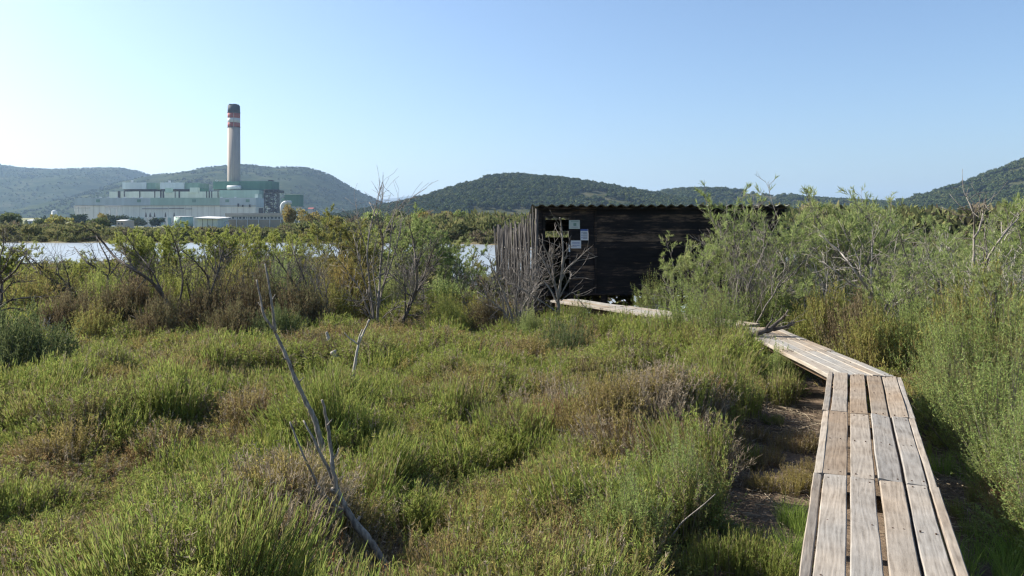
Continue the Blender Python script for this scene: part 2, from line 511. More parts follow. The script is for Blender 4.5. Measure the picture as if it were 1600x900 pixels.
hillC, VC, ndC = hill('hill', [(540, 342), (590, 330), (630, 321), (665, 314), (700, 302), (740, 289), (780, 281), (800, 280), (835, 281), (880, 286), (920, 291), (960, 298), (1000, 307), (1040, 314), (1090, 322), (1160, 332), (1240, 344)], 1450, 560, hm_wood, seed=7)
hillD, VD, ndD = hill('hill', [(900, 345), (960, 322), (1010, 309), (1040, 300), (1075, 298), (1110, 300), (1150, 303), (1200, 309), (1250, 312), (1300, 315), (1350, 318), (1400, 322), (1470, 330), (1540, 340)], 1750, 560, hm_wood, seed=8)
hillE, VE, ndE = hill('hill', [(1300, 346), (1340, 334), (1385, 324), (1420, 313), (1470, 302), (1510, 290), (1545, 275), (1575, 264), (1605, 253), (1660, 234), (1740, 214), (1850, 205), (2000, 230), (2150, 290)], 1350, 560, hm_wood, seed=9)

def field():
    ys = np.linspace(1100, 2350, 14); xs = np.linspace(-1500, -380, 16)
    V = [(x * (0.6 + y / 2600), y, 0.3 + max(0, (y - 1200) / 1150) ** 1.2 * 33) for y in ys for x in xs]
    n, m_ = len(ys), len(xs)
    i = np.arange(n - 1)[:, None] * m_; j = np.arange(m_ - 1)[None]
    F = np.stack([i + j, i + j + 1, i + m_ + j + 1, i + m_ + j], -1).reshape(-1, 4)
    mb = MB(); mb.add(V, F)
    tag(link('field', mb.mesh('field', True), hillmat('field_grass', [(0.12, 0.13, 0.05), (0.20, 0.20, 0.08), (0.30, 0.26, 0.13)], 0.008)), kind='structure')
field()

# ------------------------------------------------------------------ stuff: one object scattering small plants
def stuff(name, pts, scl, rotz, idx, protos, label, cat, tilt=0.0, rng=None, turn=None):
    me = bpy.data.meshes.new(name)
    n = len(pts)
    me.vertices.add(n)
    me.vertices.foreach_set('co', np.asarray(pts, np.float32).ravel())
    at = me.attributes.new('size', 'FLOAT_VECTOR', 'POINT'); at.data.foreach_set('vector', np.asarray(scl, np.float32).ravel())
    rot = np.zeros((n, 3), np.float32); rot[:, 2] = 0 if rotz is None else rotz
    if turn is not None: rot[:] = np.asarray(turn)
    if tilt: rot[:, :2] = rng.normal(0, tilt, (n, 2))
    at = me.attributes.new('turn', 'FLOAT_VECTOR', 'POINT'); at.data.foreach_set('vector', rot.ravel())
    at = me.attributes.new('pick', 'INT', 'POINT'); at.data.foreach_set('value', np.asarray(idx, np.int32))
    o = link(name, me, None)
    pc = bpy.data.collections.new(name + '_kinds')
    for i, (pm, mats) in enumerate(protos):
        po = bpy.data.objects.new('%s_kind_%02d' % (name, i), pm)
        pc.objects.link(po)
    ng = bpy.data.node_groups.new(name, 'GeometryNodeTree')
    ng.interface.new_socket('Geometry', in_out='INPUT', socket_type='NodeSocketGeometry')
    ng.interface.new_socket('Geometry', in_out='OUTPUT', socket_type='NodeSocketGeometry')
    N, L = ng.nodes, ng.links
    gi, go = N.new('NodeGroupInput'), N.new('NodeGroupOutput')
    ip = N.new('GeometryNodeInstanceOnPoints'); ci = N.new('GeometryNodeCollectionInfo')
    ci.inputs['Collection'].default_value = pc
    ci.inputs['Separate Children'].default_value = True
    ci.inputs['Reset Children'].default_value = True
    def attr(nm, t, out):
        a = N.new('GeometryNodeInputNamedAttribute'); a.data_type = t; a.inputs[0].default_value = nm
        return a.outputs[0]
    L.new(gi.outputs[0], ip.inputs['Points']); L.new(ci.outputs[0], ip.inputs['Instance'])
    ip.inputs['Pick Instance'].default_value = True
    L.new(attr('pick', 'INT', 0), ip.inputs['Instance Index'])
    L.new(attr('size', 'FLOAT_VECTOR', 0), ip.inputs['Scale'])
    e2r = N.new('FunctionNodeEulerToRotation'); L.new(attr('turn', 'FLOAT_VECTOR', 0), e2r.inputs[0])
    L.new(e2r.outputs[0], ip.inputs['Rotation'])
    L.new(ip.outputs[0], go.inputs[0])
    md = o.modifiers.new('scatter', 'NODES'); md.node_group = ng
    return tag(o, label, cat, kind='stuff')

def icosphere(sub):
    import bmesh
    bm = bmesh.new(); bmesh.ops.create_icosphere(bm, subdivisions=sub, radius=1)
    V = np.array([v.co[:] for v in bm.verts]); F = np.array([[v.index for v in f.verts] for f in bm.faces]); bm.free()
    return V, F

def crown_mesh(seed, blades=150):
    """far tree: a lumpy crown of clumps with leafy tufts over it, on a short trunk; unit height"""
    rng = np.random.default_rng(seed)
    mb = MB()
    V0, F0 = icosphere(2)
    for k in range(5):
        c = np.array([rng.normal(0, 0.2), rng.normal(0, 0.2), rng.uniform(0.45, 0.78)]); r = rng.uniform(0.2, 0.32)
        V = V0 * (1 + 0.25 * np.array([mnoise.noise(Vector(v * 2.2) + Vector((k * 5.0, seed, 0))) for v in V0])[:, None])
        mb.add(V * r * np.array([1, 1, 0.85]) + c, F0)
        d = rng.normal(size=(blades // 5, 3)); d /= np.linalg.norm(d, axis=1)[:, None]
        p = c + d * r * 0.9
        mb.blades(p, p + d * 0.11 + rng.normal(0, 0.05, d.shape), 0.09, rng)
    mb.beam((0, 0, -0.05), (0, 0, 0.5), 0.03, 5, 1)
    me = mb.mesh('crown'); me.materials.append(M['pine_leaf']); me.materials.append(M['dark_bark'])
    return me

CROWNS = [(crown_mesh(s), None) for s in (11, 12, 13, 14)]

def on_hill(V, nd, n, rng, lo=-1.0, hi=0.06):
    """random points over the front of a hill grid"""
    I = rng.uniform(0, nd - 1 + 2, n); J = rng.uniform(0, V.shape[1] - 1.001, n)
    i = np.minimum(I.astype(int), V.shape[0] - 2); j = J.astype(int); a = (I - i)[:, None]; b = (J - j)[:, None]
    return (V[i, j] * (1 - a) + V[i + 1, j] * a) * (1 - b) + (V[i, j + 1] * (1 - a) + V[i + 1, j + 1] * a) * b

rng = np.random.default_rng(5)
def forest(name, V, nd, n, hmin, hmax, label, gaps=-0.35, pr=CROWNS):
    P = on_hill(V, nd, n, rng)
    keep = np.array([fbm(p[0], p[1], 0.006, 4, 2) > gaps for p in P])
    P = P[keep]
    P[:, 2] -= 0.3
    h = rng.uniform(hmin, hmax, len(P))
    w = h * rng.uniform(0.9, 1.35, len(P))
    stuff(name, P, np.stack([w, w, h], 1), rng.uniform(0, 6.28, len(P)), rng.integers(0, len(pr), len(P)), pr, label, 'forest')
forest('hillside_forest', VC, ndC, 8500, 6, 10, 'dense dark pines covering the rounded hill left of and behind the hut')
forest('hillside_forest', VD, ndD, 5000, 6, 10, 'dark pine wood along the low far ridge behind the roof of the hut')
forest('hillside_forest', VE, ndE, 8500, 6, 10, 'dense dark pines covering the steep hill at the right edge')
forest('hillside_scrub', VB, ndB, 7000, 3, 6.5, 'thin dark scrub dotted over the flat-topped hill behind the chimney', -0.12)
forest('hillside_scrub', VA, ndA, 7000, 3, 6.5, 'thin dark scrub dotted over the long hill at the left edge', -0.12)

# trees of the plain between the lake and the hills
def plain_wood():
    P, S, I = [], [], []
    for k in range(1500):
        y = rng.uniform(420, 1050)
        px = rng.uniform(470, 1650) if rng.random() < 0.8 else rng.uniform(-60, 470)
        if px < 470 and y > 760: continue
        if 250 < px < 480 and y < 800 : continue
        if px < 250 and (y < 470 or 600 < y < 800): continue
        x = px_x(px, y)
        h = rng.uniform(5, 9)
        P.append((x, y, -0.3)); w = h * rng.uniform(0.9, 1.4); S.append((w, w, h)); I.append(rng.integers(0, 4))
    stuff('pine_belt', P, S, rng.uniform(0, 6.28, len(P)), I, CROWNS, 'dark belt of pines on the plain at the foot of the hills', 'forest')
plain_wood()

# ------------------------------------------------------------------ the power station
def cladding(name, col, streak=0.10, sc_=0.22):
    m, nt, N, L, b = newmat(name)
    g = N.new('ShaderNodeNewGeometry')
    mp = N.new('ShaderNodeMapping'); mp.inputs['Scale'].default_value = (1, 1, 0.06)
    L.new(g.outputs['Position'], mp.inputs[0])
    n = nz(nt, sc_, 4, 0.6, mp.outputs[0]); n2 = nz(nt, 0.05, 3, 0.5, g.outputs['Position'])
    f = math_(nt, 'ADD', math_(nt, 'MULTIPLY', n.outputs[0], 0.6), math_(nt, 'MULTIPLY', n2.outputs[0], 0.4))
    r = ramp(nt, [tuple(c * (1 - streak * 1.6) for c in col), tuple(min(1, c * (1 + streak)) for c in col)], [0.36, 0.64])
    L.new(f, r.inputs[0]); L.new(r.outputs[0], b.inputs['Base Color'])
    b.inputs['Roughness'].default_value = 0.75; b.inputs['Specular IOR Level'].default_value = 0.2
    return m
C = {
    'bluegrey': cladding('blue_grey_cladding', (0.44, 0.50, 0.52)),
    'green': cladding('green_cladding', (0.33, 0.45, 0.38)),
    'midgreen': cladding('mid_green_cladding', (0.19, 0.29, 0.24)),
    'darkgreen': cladding('dark_green_cladding', (0.10, 0.20, 0.15)),
    'palegreen': cladding('pale_green_cladding', (0.53, 0.59, 0.51)),
    'cream': cladding('cream_cladding', (0.76, 0.735, 0.66)),
    'white': cladding('white_paint', (0.56, 0.57, 0.56), 0.05),
    'steel': cladding('dark_steel', (0.06, 0.055, 0.06)),
    'brick': cladding('brown_panel', (0.29, 0.25, 0.19)),
    'beige': cladding('beige_concrete', (0.42, 0.375, 0.325)),
    'concrete': cladding('stack_concrete', (0.37, 0.32, 0.275), 0.12, 0.5),
    'red': cladding('red_paint', (0.34, 0.075, 0.055), 0.15),
    'black': cladding('sooty_black', (0.030, 0.033, 0.042), 0.2),
    'glass': cladding('dark_glass', (0.10, 0.12, 0.14)),
    'galv': cladding('galvanised_steel', (0.42, 0.43, 0.43), 0.08),
}

def pbox(mb, x0, x1, yt, yb, Y, d, mi=0):
    """box whose front face covers the photo columns x0..x1 and rows yt..yb at distance Y"""
    a, b = at_y(x0, yt, Y), at_y(x1, yb, Y)
    mb.box(a.x, b.x, Y, Y + d, min(b.z, a.z), a.z, mi)

def pane(name, parent, boxes, mat, label=None):
    """each box is one part of its own"""
    for bx in boxes:
        mb = MB(); pbox(mb, *bx)
        o = link(name, mb.mesh(name), mat)
        o.parent = parent
        if label: o['label'] = label
    return o

GROUND_ROW = 353.2
ps = empty('power_station')
tag(ps, 'huge blue grey and green power station hall beyond the lake below the hills', 'power station')
# low turbine hall
pane('lower_wall', ps, [(117, 399.6, 320.6, GROUND_ROW, 800, 25)], C['cream'], 'long pale cream lower wall')
pane('upper_band', ps, [(116.5, 235, 309, 320.8, 799.4, 26)], C['bluegrey'], 'blue grey cladding at the left end')
pane('upper_band', ps, [(235, 343.2, 309, 320.8, 799.4, 26)], C['green'], 'green cladding in the middle')
pane('upper_band', ps, [(343.2, 400, 309, 323, 799.4, 26)], C['bluegrey'], 'blue green cladding toward the right')
pane('end_wall', ps, [(398, 403, 303, GROUND_ROW, 810, 14)], C['palegreen'])
pane('plinth', ps, [(196, 266, 340, GROUND_ROW, 798.6, 2)], C['green'], 'green base of the long wall')
pane('gutter', ps, [(117, 400, 320.8, 321.4, 798.8, 1)], C['beige'])
for x in (156, 169, 181.5, 194, 207, 220, 247, 345, 367):
    pane('roof_vent', ps, [(x - .8, x + .8, 307.6, 309, 804, 3)], C['white'])
mb = MB()
for xa, xb, yy in ((222, 262, 326.2), (264, 288, 325.6), (290, 300, 326.4)):
    mb = MB(); mb.beam(at_y(xa, yy, 798.8), at_y(xb, yy, 798.8), .32, 6)
    p_ = link('pipe', mb.mesh('pipe'), C['steel']); p_.parent = ps
for x in np.arange(128, 398, 9.0):
    pane('seam', ps, [(x, x + .28, 321.4, 340, 799.85, .1)], C['beige'])
for x in (150, 214, 300, 352, 384):
    pane('louvre', ps, [(x, x + 6, 311.5, 316, 799.2, .15)], C['midgreen'])
for x in (210, 246, 318):
    pane('roller_door', ps, [(x, x + 4.5, 343.5, GROUND_ROW, 798.4 if x < 262 else 799.6, .15)], C['steel'])
# stepped hall behind
pane('rear_hall', ps, [(170.5, 343, 299.3, 309.5, 845, 30)], C['palegreen'])
pane('rear_hall', ps, [(343, 405, 297, 309.5, 842, 22)], C['green'])
pane('wall_pier', ps, [(x, x + w_, 298.6, 309.4, 844.2, 1) for x, w_ in ((184, 3.5), (193.5, 1), (217.5, 1.3), (241, 1), (250, 2), (254, 2), (273, .8), (279, 1.6), (322, 1), (326, 1.3), (330, 1), (340, .8))], C['steel'])
pane('stair_tower', ps, [(296.5, 309.5, 293, 301, 843, 4)], C['palegreen'])
pane('stair_tower', ps, [(258, 268, 293.5, 301, 843, 4)], C['green'])
# boiler houses on dark legs
for x0, xm, x1, yt in ((191, 228, 243, 285), (250, 287.5, 310, 285)):
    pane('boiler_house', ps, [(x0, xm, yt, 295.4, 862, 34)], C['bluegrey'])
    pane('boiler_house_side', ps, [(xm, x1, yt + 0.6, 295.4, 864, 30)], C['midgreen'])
    pane('duct', ps, [(x0 + 2, x1 - 3, 295.4, 297.6, 866, 20), (x0 + 4, x0 + 9, 297.4, 299.6, 866, 10), (xm - 8, xm + 6, 297.4, 299.6, 866, 10), (x1 - 8, x1 - 5, 297.4, 299.6, 866, 10)], C['steel'])
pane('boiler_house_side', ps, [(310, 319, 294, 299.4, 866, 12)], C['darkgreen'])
pane('roof_fan', ps, [(204.5, 206.5, 281.5, 285, 880, 3), (263, 265, 282, 285, 880, 3), (337, 339.5, 281, 283.4, 880, 3)], C['white'])
pane('boiler_house', ps, [(333, 373, 283.4, 295.6, 858, 36)], C['darkgreen'], 'large dark green boiler house under the chimney')
pane('boiler_house_side', ps, [(373, 425, 283.0, 296.6, 859, 27)], C['darkgreen'])
pane('duct', ps, [(382, 434, 296.6, 300.5, 862, 24), (334, 352, 295.6, 297, 864, 10), (419, 425, 281.2, 283, 866, 6)], C['steel'])
mb = MB()
a, b = at_y(355.5, 293, 852), at_y(376, 293, 852)
mb.tube([a, a.lerp(b, .5), b], [2.3, 2.3, 2.3], 14)
p_ = link('white_duct', mb.mesh('white_duct', True), C['white']); p_.parent = ps
# open steel frame at the right end
mb = MB()
xs_ = [413.5, 420, 427, 433, 436]; ys_ = [296.6, 303, 309, 315, 321, 327, 334]
for Yd in (846, 872):
    for x in xs_:
        mb.beam(at_y(x, 296.6, Yd), at_y(x, GROUND_ROW, Yd), 0.62, 4)
    for y in ys_:
        mb.beam(at_y(xs_[0], y, Yd), at_y(xs_[-1], y, Yd), 0.5, 4)
for i in range(4):
    for j in range(6):
        if (i + j) % 2: mb.beam(at_y(xs_[i], ys_[j], 846), at_y(xs_[i + 1], ys_[j + 1], 846), 0.32, 4)
        else: mb.beam(at_y(xs_[i + 1], ys_[j], 846), at_y(xs_[i], ys_[j + 1], 846), 0.32, 4)
rg = random.Random(4)
for k in range(26):
    x, y = rg.uniform(414, 431), rg.uniform(300, 331)
    pbox(mb, x, x + rg.uniform(2, 5), y, y + rg.uniform(1.5, 3.5), rg.uniform(850, 866), 5)
p_ = link('steel_frame', mb.mesh('steel_frame'), C['steel']); p_.parent = ps
pane('cooler', ps, [(417.5, 421.5, 325, 327, 845, 3)], C['white'])
pane('pipe_rack', ps, [(404, 411, 325, 334, 798, 1), (371, 373, 318, 323, 798.4, 1), (378, 380, 320, 323, 798.4, 1), (389, 391, 319.5, 323.5, 798.4, 1)], C['steel'])

st = empty('chimney', at_y(365.5, 353, 870)); st.location.z = 0
tag(st, 'tall concrete power station chimney with red and white bands and a black top', 'chimney')
cx = st.location.x; mpx = 870 / 1200
def zrow(y): return at_y(365, y, 870).z
def ring(name, y0, y1, r0, r1, mat, lift=0.0, k=36):
    mb = MB()
    z0, z1 = zrow(y0), zrow(y1)
    mb.tube([(0, 0, z0), (0, 0, z1)], [r0 + lift, r1 + lift], k)
    o = link(name, mb.mesh(name, False), mat); o.parent = st
    for p in o.data.polygons: p.use_smooth = len(p.vertices) == 4
    return o
rB, rT = 10.0 * mpx, 9.3 * mpx
ring('shaft', 353.5, 199, rB, rT, C['concrete'])
ring('red_band', 199.0, 192.0, rT, rT, C['red'], 0.04)
ring('white_band', 192.0, 185.0, rT, rT, C['white'], 0.04)
ring('red_band', 185.0, 177.4, rT, rT, C['red'], 0.04)
ring('black_top', 177.4, 165.2, rT, rT * 0.97, C['black'], 0.04)
mb = MB()
for k in range(4):
    a = k * math.pi / 2 + 0.6
    mb.tube([(3.1 * math.cos(a), 3.1 * math.sin(a), zrow(166)), (3.1 * math.cos(a), 3.1 * math.sin(a), zrow(163.2))], [2.6, 2.6], 16)
o = link('flue', mb.mesh('flue'), C['black']); o.parent = st
for y in (176.6, 199.6):
    mb = MB(); mb.tube([(0, 0, zrow(y)), (0, 0, zrow(y) + 0.5)], [rT + 0.35, rT + 0.35], 28)
    o = link('gallery', mb.mesh('gallery'), C['steel']); o.parent = st
mb = MB()
for a in (-1.9, -1.25): mb.tube([((rB + .15) * math.cos(a), (rB + .15) * math.sin(a), 5), ((rT + .15) * math.cos(a), (rT + .15) * math.sin(a), zrow(178))], [0.35, 0.3], 5)
o = link('ladder', mb.mesh('ladder'), C['beige']); o.parent = st

sl_ = empty('silo', (0, 0, 0)); tag(sl_, 'dark green box silo on thin legs right of the power station', 'silo')
pane('bin', sl_, [(444.5, 468.5, 304, 322, 800, 14)], C['darkgreen'])
pane('roof', sl_, [(444, 469, 303.2, 304, 799, 16)], C['palegreen'])
pane('conveyor_head', sl_, [(439.5, 444.5, 310, 315, 803, 8)], C['midgreen'])
for x in (446, 453, 460, 467):
    for Yd in (801, 815):
        mb = MB(); mb.beam(at_y(x, 322, Yd), at_y(x, GROUND_ROW, Yd), 0.55, 5)
        o = link('leg', mb.mesh('leg'), C['galv']); o.parent = sl_
for xa, xb in ((446, 453), (467, 460)):
    mb = MB(); mb.beam(at_y(xa, 322, 801), at_y(xb, 350, 801), 0.3, 4)
    o = link('brace', mb.mesh('brace'), C['galv']); o.parent = sl_

mb = MB()
pts = [at_y(441, 334, 780), at_y(440.6, 325, 780)] + [at_y(447.5 - 7 * math.cos(t), 324 - 7.5 * math.sin(t), 780) for t in np.linspace(0, 1.7, 7)] + [at_y(454, 316.6, 784)]
mb.tube(pts, [2.0] * len(pts), 12)
tag(link('bent_pipe', mb.mesh('bent_pipe', True), C['white']), 'fat white pipe bending over beside the green silo', 'pipe')

ob = empty('office_building'); tag(ob, 'low brown office block with a row of windows in front of the power station', 'office building')
pane('wall', ob, [(352.4, 440, 343.0, 357.6, 455, 14)], C['brick'])
pane('roof_edge', ob, [(351.8, 441, 333, 337.4, 454.4, 15)], C['beige'])
pane('window_band', ob, [(352.8, 439.6, 337.4, 343.0, 455.3, 13)], C['white'], 'white strip holding the windows')
for x in np.arange(357, 437, 5.55):
    pane('window', ob, [(x, x + 3.4, 338.7, 341.8, 455.1, 0.15)], C['glass'])
pane('pier', ob, [(x, x + 0.9, 337.4, 357.4, 454.7, 0.5) for x in (352.4, 369, 386, 403.5, 421, 438)], C['white'])

sh = empty('shed'); tag(sh, 'low grey green shed with a white roof between tank and brown office block', 'shed')
pane('wall', sh, [(309, 340, 342, 357.4, 430, 16)], C['palegreen'])
pane('wall', sh, [(303.5, 309, 341.6, 357.4, 431, 14)], C['bluegrey'])
mb = MB()
a, b = at_y(302.5, 341.0, 428), at_y(341, 342.4, 428)
mb.add([(a.x, 428, a.z), (b.x, 428, b.z), (b.x, 448, b.z + .9), (a.x, 448, a.z + .9), (a.x, 428, a.z + .4), (b.x, 428, b.z + .4), (b.x, 448, b.z + 1.3), (a.x, 448, a.z + 1.3)],
       [(0, 3, 2, 1), (4, 5, 6, 7), (0, 1, 5, 4), (1, 2, 6, 5), (2, 3, 7, 6), (3, 0, 4, 7)])
o = link('roof', mb.mesh('roof'), C['white']); o.parent = sh
pane('seam', sh, [(x, x + .5, 342.2, 357, 429.9, .1) for x in (316, 324, 332)], C['steel'])

def tank(name, px0, px1, yt, yb, Y, dome, wall, roof, label):
    r = (px1 - px0) / 2 * Y / 1200
    c = at_y((px0 + px1) / 2, yb, Y)
    t = empty(name, (c.x, Y + r, 0)); tag(t, label, 'storage tank')
    zt = at_y(px0, yt, Y).z
    mb = MB(); mb.tube([(0, 0, 0), (0, 0, zt)], [r, r], 32); o = link('wall', mb.mesh('wall'), wall, t)
    for p in o.data.polygons: p.use_smooth = len(p.vertices) == 4
    mb = MB(); k = 6
    mb.tube([(0, 0, zt + dome * math.sin(i / k * 1.5)) for i in range(k + 1)], [(r + .15) * math.cos(i / k * 1.5) + .02 for i in range(k + 1)], 32)
    link('roof', mb.mesh('roof', True), roof, t)
    mb = MB(); a0 = -2.6
    mb.tube([(math.cos(a0 + i * .12) * (r + .3), math.sin(a0 + i * .12) * (r + .3), zt * i / 9) for i in range(10)], [0.2] * 10, 4)
    link('stair', mb.mesh('stair'), C['white'], t)
    return t
tank('storage_tank', 267, 295, 338.5, 357, 500, 0.4, C['green'], C['white'], 'pale green round tank with white top in front of the cream wall')
tank('storage_tank', 506, 555, 347.5, 356, 520, 1.2, C['palegreen'], C['white'], 'wide low white domed tank standing in scrub right of the power station')
tank('storage_tank', 78.5, 86.5, 331.5, 337, 1400, 3.6, C['white'], C['white'], 'small white dome on the field under the long left hill')

def gantry(px, yt, Y, label):
    w = 7.5 * Y / 1200
    g_ = empty('pylon', at_y(px, 353, Y)); g_.location.z = 0
    tag(g_, label, 'pylon', 'pylons in front of the power station')
    zt = at_y(px, yt, Y).z
    for s in (-1, 1):
        mb = MB()
        for q in (-1, 1):
            mb.beam((s * w * .75 + q * 1.6, 0, 0), (s * w * .75 - q * .1, 0, zt), 0.12, 4)
            mb.beam((s * w * .75, q * 1.6, 0), (s * w * .75, 0, zt), 0.12, 4)
        for i in range(5):
            z = zt * i / 6
            mb.beam((s * w * .75 - 1.6 * (1 - i / 6), 0, z), (s * w * .75 + 1.6 * (1 - (i + 1) / 6), 0, zt * (i + 1) / 6), 0.1, 4)
        link('leg', mb.mesh('leg'), C['galv'], g_)
    mb = MB()
    mb.beam((-w * 1.75, 0, zt), (w * 1.75, 0, zt), 0.22, 4); mb.beam((-w * 1.75, 0, zt - 1.2), (w * 1.75, 0, zt - 1.2), 0.18, 4)
    for i in range(12):
        x0, x1 = -w * 1.75 + i * w * 3.5 / 12, -w * 1.75 + (i + 1) * w * 3.5 / 12
        mb.beam((x0, 0, zt - 1.2 * (i % 2)), (x1, 0, zt - 1.2 * ((i + 1) % 2)), 0.1, 4)
    link('crossbeam', mb.mesh('crossbeam'), C['galv'], g_)
    for x in (-1.5, -.75, .75, 1.5):
        mb = MB(); mb.beam((x * w, 0, zt - 1.3), (x * w, 0, zt - 3.4), 0.2, 5)
        link('insulator', mb.mesh('insulator'), C['white'], g_)
gantry(128, 322.5, 560, 'grey lattice pylon at the left end of the power station hall')
gantry(177, 322.0, 545, 'grey lattice pylon nearer the middle of the blue grey wall')
for i, (x, lab) in enumerate(((228, 'leftmost'), (234.5, 'second'), (241.5, 'third'), (258.5, 'fourth'), (272, 'rightmost'))):
    c = at_y(x, 353, 620)
    t = empty('transformer', (c.x, 620, 0)); tag(t, 'small transformer with dark bushing before the cream wall, %s of five' % lab, 'transformer', 'transformers in front of the cream wall')
    mb = MB(); mb.box(-1.3, 1.3, -1, 1, 0, at_y(x, 339, 620).z); link('body', mb.mesh('body'), C['white'], t)
    mb = MB(); z0, z1 = at_y(x, 339, 620).z, at_y(x, 332, 620).z
    mb.tube([(0, 0, z0), (0, 0, (z0 + z1) / 2), (0, 0, z1)], [.75, .5, .2], 8); link('bushing', mb.mesh('bushing'), C['steel'], t)

def small_house(px0, px1, yt, yb, Y, d, wall, roof, label, name='house', cat='house', openings=(), rise=1.2):
    h_ = empty(name); tag(h_, label, cat)
    pane('wall', h_, [(px0, px1, yt, yb, Y, d)], wall)
    a, b = at_y(px0 - .3, yt, Y), at_y(px1 + .3, yt, Y)
    mb = MB(); z = a.z; rz = z + rise
    mb.add([(a.x, Y - .3, z), (b.x, Y - .3, z), (b.x, Y + d / 2, rz), (a.x, Y + d / 2, rz), (b.x, Y + d + .3, z), (a.x, Y + d + .3, z)],
           [(0, 1, 2, 3), (3, 2, 4, 5)])
    mb.add([(a.x, Y - .3, z), (a.x, Y + d / 2, rz), (a.x, Y + d + .3, z), (b.x, Y - .3, z), (b.x, Y + d / 2, rz), (b.x, Y + d + .3, z)], [(0, 1, 2), (3, 5, 4)])
    link('roof', mb.mesh('roof'), roof).parent = h_
    for q in openings: pane('window', h_, [(q[0], q[1], q[2], q[3], Y - .08, .2)], C['glass'])
    return h_
small_house(38, 52, 344.5, 356, 300, 8, C['white'], C['white'], 'pale flat house between dark cypresses across the lake', openings=((41, 43, 347, 350), (46, 48, 347, 350)), rise=.4)
small_house(182, 195, 345, 357, 330, 8, C['beige'], C['white'], 'small pale building among shrubs below the second pylon', openings=((184, 186.5, 348, 351), (189, 192, 348, 351)), rise=.5)
small_house(341, 352, 346.5, 357.5, 440, 6, C['white'], C['bluegrey'], 'small kiosk with dark windows between shed and brown office block', 'kiosk', 'kiosk', ((342, 344.4, 348, 350), (346, 348.4, 348, 350), (342, 344.4, 352, 354), (346, 350, 352, 354)), .3)
small_house(481, 489, 326, 333, 1100, 12, C['beige'], C['red'], 'little pinkish house among dark trees right of the silo', rise=1.5)
small_house(1477, 1514, 346, 353.5, 560, 10, C['white'], C['white'], 'long low white greenhouse glimpsed behind the right hand tamarisks', 'greenhouse', 'greenhouse', ((1482, 1487, 347.2, 350), (1492, 1497, 347.2, 350), (1502, 1507, 347.2, 350)), 1.4)

# ------------------------------------------------------------------ the bird hide
HY = 17.9                                  # front wall
FL = at_y(900, 451, HY).z                  # floor level
XL, XR = px_x(843, HY), px_x(1226, HY)
XD0, XD1 = px_x(852, HY), px_x(889, HY)
ZT = at_y(900, 323, HY).z                  # top of the front wall
HD = 2.5
def hide_mat():
    m, nt, N, L, b = newmat('tarred_boards')
    g = N.new('ShaderNodeNewGeometry')
    mp = N.new('ShaderNodeMapping'); mp.inputs['Scale'].default_value = (0.16, 0.16, 1)
    L.new(g.outputs['Position'], mp.inputs[0])
    n = nz(nt, 20, 6, 0.72, mp.outputs[0]); n2 = nz(nt, 1.1, 3, 0.6, g.outputs['Position'])
    f = math_(nt, 'ADD', math_(nt, 'MULTIPLY', n.outputs[0], .75), math_(nt, 'MULTIPLY', n2.outputs[0], .22))
    f = math_(nt, 'ADD', f, math_(nt, 'MULTIPLY', math_(nt, 'SUBTRACT', g.outputs['Random Per Island'], .35), .2))
    r = ramp(nt, [(0.008, 0.007, 0.008), (0.020, 0.016, 0.015), (0.20, 0.135, 0.09)], [0.40, 0.55, 0.74]); L.new(f, r.inputs[0])
    L.new(r.outputs[0], b.inputs['Base Color'])
    b.inputs['Roughness'].default_value = 0.7; b.inputs['Specular IOR Level'].default_value = 0.2
    bp = N.new('ShaderNodeBump'); bp.inputs['Strength'].default_value = 0.5; bp.inputs['Distance'].default_value = 0.01
    L.new(n.outputs[0], bp.inputs['Height']); L.new(bp.outputs[0], b.inputs['Normal'])
    return m
M['tar'] = hide_mat()
M['roof_sheet'] = plain('fibre_cement', (0.16, 0.16, 0.13), 0.9, 0.35, 3)
hide = empty('bird_hide', ((XL + XR) / 2, HY + HD / 2, 0)); tag(hide, 'dark tarred wooden bird hide with corrugated roof on short stilts at the lake edge', 'bird hide')
hx = hide.location.x
def hpart(name, mb, mat, label=None, smooth=False):
    o = link(name, mb.mesh(name, smooth), mat)
    o.matrix_world = Matrix.Identity(4)
    o.parent = hide; o.matrix_parent_inverse = Matrix.Translation((-hx, -(HY + HD / 2), 0))
    if label: o['label'] = label
    return o
def boards(mb, x0, x1, y, z0, z1, rng, h=0.145, out=-1):
    """overlapping rough slabs with wavy lower edges, facing -y (out=-1) or +y"""
    z = z0
    while z < z1 - 0.02:
        hh = min(h * rng.uniform(.85, 1.2), z1 - z)
        n = max(2, int((x1 - x0) / 0.25))
        xs = np.linspace(x0, x1, n)
        lo = z + rng.normal(0, .005, n); hi = np.full(n, z + hh + .012)
        V, F = [], []
        t0, t1 = rng.uniform(.024, .036), 0.012
        for i in range(n):
            V += [(xs[i], y + out * t0, lo[i]), (xs[i], y + out * t1, hi[i]), (xs[i], y, hi[i]), (xs[i], y, lo[i])]
        for i in range(n - 1):
            for k in range(4):
                F.append((i * 4 + k, (i + 1) * 4 + k, (i + 1) * 4 + (k + 1) % 4, i * 4 + (k + 1) % 4))
        F += [(0, 1, 2, 3), ((n - 1) * 4 + 3, (n - 1) * 4 + 2, (n - 1) * 4 + 1, (n - 1) * 4)]
        mb.add(V, F)
        z += hh
rw = np.random.default_rng(3)
ZD = at_y(870, 337, HY).z
XM = px_x(930.5, HY)
for nm, x0, x1, z0, z1 in (('wall', XM + .03, XR, FL - .1, ZT), ('wall', XD1, XM - .03, FL - .1, ZD), ('wall', XL, XM - .03, ZD, ZT), ('wall', XL, XD0, FL - .1, ZD)):
    mb = MB(); boards(mb, x0, x1, HY, z0, z1, rw); mb.box(x0, x1, HY + .001, HY + .03, z0, z1); hpart(nm, mb, M['tar'])
mb = MB(); YB = HY + HD
